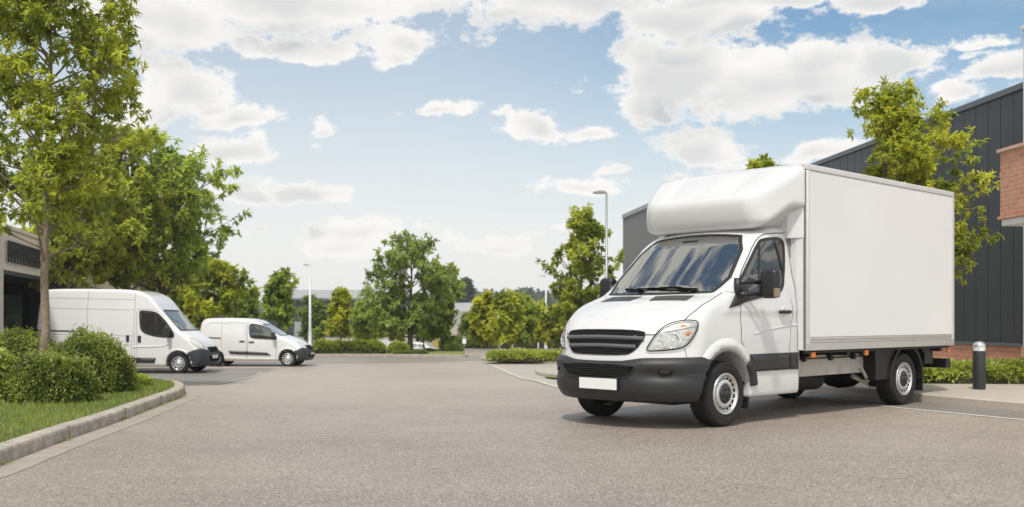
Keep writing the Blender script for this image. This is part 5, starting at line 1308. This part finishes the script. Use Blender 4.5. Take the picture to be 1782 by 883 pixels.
def crown_r(t, shape):
    t = np.clip(t, 0, 1)
    if shape == 'cone': return np.maximum(.08, np.minimum(1, t * 6 + .45) * (1 - t) ** .72 * 1.08)
    if shape == 'tall': return np.maximum(.10, np.sin(np.pi * np.clip(t * .86 + .12, 0, 1)) ** .75 * (1 - .25 * t))
    if shape == 'near': return np.minimum(1, .62 + t * 1.6) * (1 - .45 * t)
    return np.maximum(.10, np.sin(np.pi * np.clip(t * .79 + .15, 0, 1)) ** .62)
def tree(name, label, base, H, z0, rx, seed, limbs, subs, twigs, k, L, W, lm, bark, tr, shape='round', simple=True, lean=(0, 0), group=None, tint=(.5, .2), branch_detail=1, cat='tree', fill=.25, off=(0, 0), sub_z=1.0, low=0):
    g = np.random.default_rng(seed); root = empty(name, base, 0, label, cat, group)
    b = MB(); nT = 9; tz = np.linspace(0, H * .93, nT); wob = np.cumsum(g.normal(0, H * .006, (nT, 2)), 0); wob[0] = 0; wob -= np.outer(tz / tz[-1], wob[-1] * .5)
    tp = np.c_[wob[:, 0] + lean[0] * tz, wob[:, 1] + lean[1] * tz, tz]; trad = tr * (1 - .88 * (tz / tz[-1]) ** .9); trad[0] *= 1.35
    b.tube(tp, list(trad), 12 if branch_detail else 8); trunk = lambda z: np.array([np.interp(z, tz, tp[:, i]) for i in range(3)])
    pos, dr, ti = [], [], []; lb = MB() if branch_detail else None
    for i in range(limbs):
        f = (i + .5) / limbs; zc = z0 + (H - z0) * (f ** .92); rmax = rx * crown_r(f, shape) * (g.uniform(.72, 1.08) if i % 5 not in (0, 3) else g.uniform(.22, .68))
        a = i * 2.39996 + g.normal(0, .35)
        zs_ = max(z0 * .75, zc - rmax * g.uniform(.45, .9)); zs_ = min(zs_, H * .9); s = trunk(zs_)
        e = np.array([trunk(min(zc, H * .93))[0] + off[0] * math.sin(math.pi * min(f, 1)) + low * (1 - f) + math.cos(a) * rmax, trunk(min(zc, H * .93))[1] + off[1] * math.sin(math.pi * min(f, 1)) + math.sin(a) * rmax, zc + g.normal(0, .03) * H])
        mid = s * .45 + e * .55 + np.array([0, 0, -.06 * rmax + .12 * abs(e[2] - s[2])])
        q = np.linspace(0, 1, 6)[:, None]; lp = (1 - q) ** 2 * s + 2 * q * (1 - q) * mid + q ** 2 * e; lr = max(.006, tr * .34 * (1 - .5 * f))
        if lb: lb.tube(lp, list(lr * (1 - .82 * q[:, 0])), 6, False)
        elif i % 2 == 0: b.tube(lp, list(lr * (1 - .8 * q[:, 0])), 5, False)
        lt = g.normal(tint[0], tint[1] * .6)
        for j in range(subs):
            u = g.uniform(.28, 1.0) if j else 1.0; p0 = np.array([np.interp(u, q[:, 0], lp[:, c]) for c in range(3)])
            ld = (e - s) / max(np.linalg.norm(e - s), 1e-6); dd = ld * .7 + uvec(1, g)[0] * .95 + np.array([0, 0, .15]); dd /= np.linalg.norm(dd); sl = rx * g.uniform(.18, .40) * (1.15 - .4 * u)
            p1 = p0 + dd * sl * np.array([1, 1, sub_z])
            if lb: lb.tube([p0, (p0 + p1) / 2 + np.array([0, 0, sl * .05]), p1], [lr * .38, lr * .26, lr * .12], 4, False)
            st_ = g.normal(lt, tint[1] * .6)
            for m_ in range(twigs):
                w = g.uniform(.25, 1.05) if m_ else 1.0; pp_ = p0 + (p1 - p0) * w + uvec(1, g)[0] * sl * .35 * g.uniform(0, 1)
                dv = dd * .6 + uvec(1, g)[0] * .7; dv /= np.linalg.norm(dv); pos.append(pp_); dr.append(dv); ti.append(st_ + .10 * (w - .5))
    pos, dr, ti = np.array(pos), np.array(dr), np.array(ti); kp_ = pos[:, 2] > z0 * .98 + g.normal(0, .03 * H, len(pos)); pos, dr, ti = pos[kp_], dr[kp_], ti[kp_]
    V, F, T = leaves(pos, dr, k, L, W, g, ti, simple=simple)
    b.build('trunk', bark, root)
    if lb: lb.build('branches', bark, root)
    np_mesh('crown', V, F, lm, root, False, T); return root
def tree_px(name, label, pxc, py_base, D, py_top, py_crown, pxl, pxr, seed, lm, shape='round', k=8, limbs=22, subs=5, twigs=4, L=None, W=None, bark=BARK, tr=None, zbase=None, **kw):
    zb = float(gz(D)) + .08 if zbase is None else zbase
    b = at(pxc, 0, D); b.z = zb; H = (EYE + (HY - py_top) / FPX * D) - zb; z0 = max(.3, EYE + (HY - py_crown) / FPX * D - zb + .05 * H); rx = (pxr - pxl) / 2 / FPX * D
    L = L or rx * .13; W = W or L * .5; off = (((pxl + pxr) / 2 - pxc) / FPX * D, 0)
    return tree(name, label, b, H * .985, z0, rx * .88, seed, limbs, subs, twigs, k, L, W, lm, bark, tr or H * .018, shape, off=off, **kw)

# --- bed on the left
bz = KH - .01
t1 = G(72, 668, bz); D1 = t1.y
tree('pavement_tree', 'slender young tree with a mottled pale trunk rising from the clipped bushes on the left', t1, 7.2, 2.55, 1.80, 11, 58, 9, 6, 9, .120, .044, L_NEAR, BARKP, .078, 'near', False, (.012, 0), 'trees along the left side', (.50, .26), 1, off=(-.05, 0))
def bush(name, label, c, rx, ry, rz, n, L, lm, seed, tint=(.45, .2), group=None, lump=.13, cat='bush', core=True, flat=0):
    g = np.random.default_rng(seed); root = empty(name, c, 0, label, cat, group)
    v = uvec(n, g); v[:, 2] = np.where(v[:, 2] < -.12, -v[:, 2] * .6, v[:, 2])
    ph = g.uniform(0, 6.28, 6); 
    lumpf = lambda v: 1 + lump * (np.sin(v[:, 0] * 5 + ph[0]) * np.sin(v[:, 1] * 5 + ph[1]) + .6 * np.sin(v[:, 2] * 8 + ph[2] + v[:, 0] * 6) + .4 * np.sin(v[:, 0] * 13 + ph[3]) * np.sin(v[:, 1] * 12 + v[:, 2] * 11 + ph[4])) / 1.5
    rr = lumpf(v) * (1 - .20 * g.uniform(0, 1, n) ** 1.6) * np.where(g.uniform(0, 1, n) < .12, 1 + .14 * g.uniform(0, 1, n) * np.clip(v[:, 2] + .4, 0, 1), 1); S_ = np.array([rx, ry, rz]); v = v / ((np.abs(v) ** 2.7).sum(1) ** (1 / 2.7))[:, None]; P = v * rr[:, None] * S_ * np.array([.97, .97, .97])
    nrm = v / S_; nrm /= np.linalg.norm(nrm, axis=1)[:, None]
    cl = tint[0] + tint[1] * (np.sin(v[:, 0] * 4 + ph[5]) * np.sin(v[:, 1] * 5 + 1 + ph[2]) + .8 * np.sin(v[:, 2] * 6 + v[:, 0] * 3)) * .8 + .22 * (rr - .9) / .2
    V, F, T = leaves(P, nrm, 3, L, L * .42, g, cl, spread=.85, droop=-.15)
    np_mesh('leaves', V, F, lm, root, False, T)
    if core:
        m = MB(); bmesh.ops.create_icosphere(m.bm, subdivisions=3, radius=1)
        cv = np.array([tuple(x.co) for x in m.bm.verts]); f_ = lumpf(cv) * .84 / ((np.abs(cv) ** 2.7).sum(1) ** (1 / 2.7))
        for x, s_ in zip(m.bm.verts, f_): x.co = Vector((x.co.x * rx * s_, x.co.y * ry * s_, max(x.co.z, -.1) * rz * s_))
        m.build('twigs', mat('twig_core', (.055, .062, .022), .95, vary=.4, vscale=9), root)
    return root
def bush_px(label, px0, px1, py_top, py_base, n, L, lm, seed, depth=.8, zo=None, **kw):
    zo = bz if zo is None else zo; c = G((px0 + px1) / 2, py_base, zo); r = (px1 - px0) / 2 / FPX * c.y; c.y += r * depth * .85; c.x *= (c.y) / (c.y - r * depth * .85); r *= c.y / (c.y - r * depth * .85)
    top = EYE + (HY - py_top) / FPX * (c.y); c.z = float(gz(c.y)) + zo; return bush('clipped_bush', label, c, r, r * depth, top - c.z, n, L, lm, seed, **kw)
BG = 'bushes in the left flower bed'
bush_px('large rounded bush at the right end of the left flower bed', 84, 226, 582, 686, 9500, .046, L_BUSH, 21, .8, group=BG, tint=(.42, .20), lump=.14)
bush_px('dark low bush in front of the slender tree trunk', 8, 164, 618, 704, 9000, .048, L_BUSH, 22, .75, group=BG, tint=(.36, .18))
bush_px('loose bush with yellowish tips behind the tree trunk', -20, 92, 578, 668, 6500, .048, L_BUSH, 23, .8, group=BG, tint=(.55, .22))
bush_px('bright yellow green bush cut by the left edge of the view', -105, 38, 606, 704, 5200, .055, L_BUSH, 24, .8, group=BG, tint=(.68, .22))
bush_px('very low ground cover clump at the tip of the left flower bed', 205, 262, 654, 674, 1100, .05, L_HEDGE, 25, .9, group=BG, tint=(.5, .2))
# grass of the bed
g = np.random.default_rng(5); N = 60000
bp_ = np.array([tuple(q) for q in inner] + [(-9, inner[-1][1]), (-9, 6)]); lo = bp_.min(0); hi = bp_.max(0); lo[0] = max(lo[0], -9)
pts = g.uniform(lo, hi, (N * 2, 2)); pts = pts[inpoly(pts, [tuple(q) for q in bp_])][:N]
dens = np.sin(pts[:, 0] * 2.1 + 1) * np.sin(pts[:, 1] * 1.7) + g.normal(0, .6, len(pts)); n_ = len(pts); h_ = .042 * g.uniform(.5, 1.3, n_) * (1 + .25 * np.clip(dens, -1, 1))
az_ = g.uniform(0, 6.28, n_); w_ = .0042; zb_ = gz(pts[:, 1]) + bz
B0 = np.c_[pts, zb_]; sd_v = np.c_[np.cos(az_), np.sin(az_), 0 * az_] * w_; ln = np.c_[np.cos(az_ + 1.3), np.sin(az_ + 1.3), 0 * az_] * (h_ * g.uniform(.1, .7, n_))[:, None]
V = np.stack([B0 - sd_v, B0 + sd_v, B0 + ln + np.c_[0 * h_, 0 * h_, h_]], 1).reshape(-1, 3)
tag(np_mesh('grass', V, np.arange(n_ * 3).reshape(-1, 3), GRASS, None, False, np.clip(.45 + .18 * dens + g.normal(0, .15, n_), 0, 1)), 'fresh green grass strip between the kerb and the bushes', 'grass', kind='stuff')

# --- hedges
def hedge(label, path, width, height, n, L, lm, seed, zo=.11, tint=(.5, .2), group=None, round_=.35, name='hedge'):
    g = np.random.default_rng(seed); p = np.array(resample(path, .25, False)); seg = np.diff(p, axis=0); cum = np.r_[0, np.cumsum(np.linalg.norm(seg, axis=1))]; Lt = cum[-1]
    def fr(u):
        x = np.interp(u * Lt, cum, p[:, 0]); y = np.interp(u * Lt, cum, p[:, 1]); u2 = np.minimum(u + .01, 1); u1 = np.maximum(u - .01, 0)
        tx = np.interp(u2 * Lt, cum, p[:, 0]) - np.interp(u1 * Lt, cum, p[:, 0]); ty = np.interp(u2 * Lt, cum, p[:, 1]) - np.interp(u1 * Lt, cum, p[:, 1]); l = np.hypot(tx, ty); return x, y, ty / l, -tx / l
    def surf(u, a, k=1.0):   # a: angle across, 0..pi
        c = np.cos(a); s = np.sin(a); e = round_; cx = np.sign(c) * np.abs(c) ** e; sz = np.abs(s) ** e
        lum = 1 + .05 * np.sin(u * Lt * 3.1 + seed) + .05 * np.sin(u * Lt * 7.3 + a * 3) + .03 * np.sin(u * Lt * 15 + a * 5)
        en = np.minimum(1, np.minimum(u, 1 - u) * Lt / (height * .5)) ** .4; en = .35 + .65 * en
        x, y, nx, ny = fr(u); o = cx * width / 2 * lum * k * en; z = sz * height * lum * k * en
        return np.c_[x + nx * o, y + ny * o, gz(y) + zo + z], np.c_[nx * c, ny * c, s]
    root = empty(name, (float(p[0][0]), float(p[0][1]), float(gz(p[0][1])) + zo), 0, label, 'hedge', group); o0 = np.array(root.location)
    u = g.uniform(0, 1, n); a = g.uniform(.02, math.pi - .02, n); P, nr = surf(u, a, 1 - .16 * g.uniform(0, 1, n) ** 1.6)
    ti = tint[0] + tint[1] * (.6 * np.sin(u * Lt * 2.3 + seed) + .5 * np.sin(u * Lt * 6 + a * 4)) + .1 * g.normal(size=n)
    V, F, T = leaves(P - o0, nr, 3, L, L * .45, g, ti, spread=.8, droop=-.1, simple=True); np_mesh('leaves', V, F, lm, root, False, T)
    nu, na = max(8, int(Lt / .2)), 11; uu, aa = np.meshgrid(np.linspace(0, 1, nu), np.linspace(0, math.pi, na), indexing='ij'); Pc, _ = surf(uu.ravel(), aa.ravel(), .86)
    i, j = np.meshgrid(np.arange(nu - 1), np.arange(na - 1), indexing='ij'); q = (i * na + j).ravel(); np_mesh('twigs', Pc - o0, np.c_[q, q + na, q + na + 1, q + 1], mat('twig_core'), root, True)
    return root
HG = 'hedges round the car park'
hA, hB = G(1575, 668, .12), G(2000, 675, .12)
hedge('broad low leafy hedge beside the bollard and the pavement on the right', [(5.9, 17.0), (7.2, 16.6), (9.0, 16.6), (10.5, 15.9)], 1.3, .33, 8500, .065, L_HEDGE, 31, .11, (.55, .22), HG, .42)
hedge('second strip of hedge behind it, against the brick base', [(6.6, 18.8), (8.2, 18.3), (9.6, 18.2)], .9, .30, 2600, .065, L_HEDGE, 38, .08, (.40, .2), HG, .45)
a, b = G(541, 616, .12), G(668, 616, .12)
hedge('long boxy hedge on the far island right of the small van', [(a.x, a.y + .6), (b.x, b.y + .6)], 1.0, .60, 3600, .10, L_HEDGE, 32, .11, (.42, .2), HG, .28)
a, b = G(674, 615, .12), G(709, 615, .12)
hedge('short bright hedge just left of the central tree trunk', [(a.x, a.y + .6), (b.x, b.y + .6)], .9, .50, 1200, .10, L_HEDGE, 33, .11, (.6, .2), HG, .35)
a, b = G(684, 615.5, .12), G(745, 615.5, .12)
hedge('flat strip of ground cover round the central tree trunk', [(a.x, a.y - .3), (b.x, b.y - .3)], .8, .12, 900, .09, L_DARK, 34, .11, (.4, .2), HG, .5)
a, b = G(846, 629, .12), G(978, 629, .12)
hedge('low sprawling bright hedge on the right island left of the lorry', [(a.x, a.y + .7), (b.x, b.y + .7), (b.x + 5, b.y + .6)], 1.5, .40, 5200, .10, L_HEDGE, 35, .11, (.66, .2), HG, .5)
hedge('dark hedge beneath the far building behind the round bush', [(at(765, 0, 66).x, 66), (at(850, 0, 66).x, 66)], 1.2, .75, 1500, .14, L_DARK, 36, 0, (.35, .2), HG, .5)
def far_bush(label, px0, px1, pt, pb, D, n, L, lm, seed, tint):
    c = at((px0 + px1) / 2, pb, D); c.z = float(gz(D)) + .1; r = (px1 - px0) / 2 / FPX * D; bush('clipped_bush', label, c, r, r * .8, EYE + (HY - pt) / FPX * D - c.z, n, L, lm, seed, tint, 'bushes on the far island', .05)
far_bush('dark clipped round bush beside the small sign post', 769, 806, 600, 618, 53.5, 1500, .10, L_DARK, 41, (.35, .15))
far_bush('tiny dark ball bush in front of the white car', 738, 757, 608, 617, 53, 500, .09, L_DARK, 42, (.25, .12))

# --- trees on the left behind the vans
TL = 'trees along the left side'
tree_px('broadleaf_tree', 'tree with a thin dark trunk directly above the rear of the tall van', 116, 640, 37.5, 270, 500, -15, 250, 51, L_NEAR, 'round', limbs=46, subs=7, twigs=5, k=9, L=.26, W=.11, tr=.16, simple=False, group=TL, tint=(.60, .22), branch_detail=1)
tree_px('broadleaf_tree', 'dense tree with its trunk above the middle of the tall van roof', 222, 640, 41, 240, 512, 112, 350, 52, L_NEAR, 'round', limbs=44, subs=7, twigs=5, k=8, L=.27, W=.115, tr=.20, simple=False, group=TL, tint=(.40, .24))
tree_px('broadleaf_tree', 'wide spreading tree reaching out over the small van', 282, 640, 44, 262, 512, 165, 432, 53, L_MID, 'round', limbs=44, subs=7, twigs=5, k=8, L=.28, W=.115, tr=.20, simple=False, group=TL, tint=(.66, .24))
TF = 'trees across the far side'
tree_px('broadleaf_tree', 'pale yellow green tree right behind the small van roof', 372, 610, 58, 455, 556, 318, 440, 54, L_YEL, 'round', limbs=26, L=.40, W=.2, group=TF, tint=(.36, .25), branch_detail=0)
tree_px('broadleaf_tree', 'mixed green tree behind the bonnet of the small van', 487, 610, 57, 474, 566, 447, 529, 55, L_MID, 'tall', limbs=22, L=.34, W=.17, group=TF, tint=(.55, .3), branch_detail=0)
tree_px('broadleaf_tree', 'soft bushy tree filling the gap between both vans', 318, 612, 66, 498, 580, 268, 352, 56, L_YEL, 'round', limbs=20, L=.45, W=.23, group=TF, tint=(.40, .25), branch_detail=0)
tree_px('conical_tree', 'yellow green cone shaped tree above the long hedge', 592, 604, 64, 508, 586, 563, 627, 57, L_YEL, 'cone', limbs=26, L=.34, W=.18, group=TF, tint=(.42, .22), branch_detail=0)
tree_px('broadleaf_tree', 'grey green tree partly behind the left side of the central tree', 652, 604, 60, 520, 588, 612, 692, 58, L_MID, 'round', limbs=22, L=.34, W=.17, group=TF, tint=(.55, .2), branch_detail=0)
tree_px('broadleaf_tree', 'large round dark green tree standing alone in the centre', 713, 616, 52.5, 424, 590, 612, 804, 59, L_DARK, 'round', limbs=52, subs=7, twigs=4, k=9, L=.24, W=.12, tr=.15, group=TF, tint=(.70, .24), branch_detail=1)
tree_px('broadleaf_tree', 'thin trunked tree just right of the central tree', 770, 614, 56, 470, 596, 722, 812, 60, L_MID, 'round', limbs=22, L=.34, W=.17, group=TF, tint=(.42, .2), branch_detail=0)
tree_px('sapling', 'small pale sapling seen below the central tree crown', 693, 608, 66, 556, 594, 676, 708, 61, L_YEL, 'round', limbs=12, L=.30, W=.15, group=TF, tint=(.5, .2), branch_detail=0)
tree_px('broadleaf_tree', 'tree with a yellow top and an upright trunk right of the sign post', 848, 612, 60, 514, 600, 818, 880, 62, L_YEL, 'round', limbs=20, L=.36, W=.19, group=TF, tint=(.50, .28), branch_detail=0)
tree_px('broadleaf_tree', 'fresh green tree in the middle of the row behind the right island', 882, 612, 55, 513, 600, 853, 915, 63, L_NEAR, 'round', limbs=24, L=.34, W=.18, group=TF, tint=(.60, .25), branch_detail=0)
tree_px('broadleaf_tree', 'darker tree next to the slim lamp post', 908, 612, 62, 518, 600, 888, 950, 64, L_MID, 'round', limbs=22, L=.38, W=.19, group=TF, tint=(.5, .2), branch_detail=0)
tree_px('broadleaf_tree', 'low yellowish tree beside the lorry headlight', 968, 612, 66, 534, 602, 932, 1008, 65, L_YEL, 'round', limbs=20, L=.40, W=.2, group=TF, tint=(.34, .25), branch_detail=0)
tree_px('broadleaf_tree', 'loose leafy tree beside the tall lamp post and the lorry cab', 1013, 640, 44, 366, 590, 940, 1096, 66, L_NEAR, 'tall', limbs=40, subs=6, twigs=4, k=8, L=.24, W=.11, tr=.10, simple=False, group=TF, tint=(.42, .24))
tree_px('sapling', 'young yellow green tree rising above the load box in front of the dark warehouse', 1540, 668, 18.4, 168, 500, 1392, 1712, 67, L_YEL, 'tall', low=1.0, limbs=56, subs=8, twigs=5, k=9, L=.115, W=.044, tr=.06, simple=False, tint=(.40, .26), bark=BARK, zbase=.0)
tree_px('sapling', 'tree whose leafy tip just shows over the roof fairing', 1330, 640, 27, 268, 420, 1290, 1370, 68, L_NEAR, 'round', limbs=20, subs=5, twigs=4, k=8, L=.20, W=.085, tr=.08, simple=False, tint=(.5, .22))

for (px, pt, pl, pr, D, sd, lm, lab) in ((548, 520, 520, 578, 76, 81, L_DARK, 'dim tree against the dark glazed facade right of the pale lamp post'), (632, 530, 606, 660, 74, 82, L_MID, 'tree filling the gap between the cone shaped tree and the centre'), (738, 520, 706, 770, 72, 83, L_MID, 'light tree seen low behind the trunk of the central tree'),
        (822, 548, 800, 846, 80, 84, L_DARK, 'dim tree over the round clipped bush'), (932, 528, 908, 960, 72, 85, L_YEL, 'pale tree immediately left of the slim lamp post'), (1000, 540, 972, 1030, 70, 86, L_MID, 'tree just clearing the lorry bonnet'), (428, 500, 396, 462, 66, 87, L_MID, 'tree between the two trees over the small van'), (350, 520, 322, 384, 70, 88, L_MID, 'tree peeping over the rear of the small van')):
    tree_px('broadleaf_tree', lab, px, 610, D, pt, 594, pl, pr, sd, lm, 'round', limbs=18, L=.40, W=.2, group=TF, tint=(.45, .25), branch_detail=0)

# --- woods on the hill: one mass, with the nearest dark conifer on its own
g = np.random.default_rng(9); P_, D_, T_ = [], [], []
for i in range(330):
    x = g.uniform(-300, 380); y = g.uniform(330, 640); r = g.uniform(5, 9); h = g.uniform(6, 10); z = float(hill_h(np.array([x]), np.array([y]))[0]); n_ = 60
    v = uvec(n_, g); v[:, 2] = np.abs(v[:, 2]); P_.append(np.array([x, y, z]) + v * np.array([r, r, h]) * g.uniform(.8, 1.05, (n_, 1))); D_.append(v); T_.append(np.full(n_, g.uniform(.2, .8)))
V, F, T = leaves(np.concatenate(P_), np.concatenate(D_), 3, 3.4, 2.4, g, np.concatenate(T_), simple=True)
tag(np_mesh('woods', V, F, L_FAR, None, False, T), 'bluish woods along the far hilltop', 'woods', kind='stuff')
tree_px('conifer', 'dark blunt conifer standing out on the skyline right of the central tree', 806, 560, 300, 492, 545, 791, 822, 71, L_FAR, 'round', limbs=20, L=2.2, W=1.4, group=None, tint=(.2, .15), branch_detail=0, zbase=-1)
# weeds at the foot of the kerb
g = np.random.default_rng(15); cand = [q for q in kr if 7 < q[1] < 15]; P_ = []
for c_ in (cand[int(len(cand) * f)] for f in (.10, .32, .55, .63, .70, .78, .86, .90, .95)):
    for _ in range(14): P_.append((c_[0] + g.normal(.02, .012), c_[1] + g.normal(0, .10), float(gz(c_[1])) + .012))
V, F, T = leaves(np.array(P_), np.tile([0, 0, .6], (len(P_), 1)), 3, .03, .010, g, np.full(len(P_), .6), simple=True, droop=-.2)
tag(np_mesh('weeds', V, F, GRASS, None, False, T), 'small weeds and moss at the foot of the left kerb', 'weeds', kind='stuff')

# ------------------------------------------------------------------ light haze in the air
hm = bpy.data.materials.new('haze_air'); hm.use_nodes = True; t = NT(hm.node_tree); out = t.n('ShaderNodeOutputMaterial'); pv_ = t.n('ShaderNodeVolumePrincipled')
pv_.inputs['Color'].default_value = (.86, .91, .96, 1); pv_.inputs['Density'].default_value = .00035; t.l(pv_.outputs[0], out.inputs['Volume'])
m = MB(); m.b2((-1250, -60, -6), (1250, 1300, 34)); tag(m.build('haze', hm), kind='stuff')
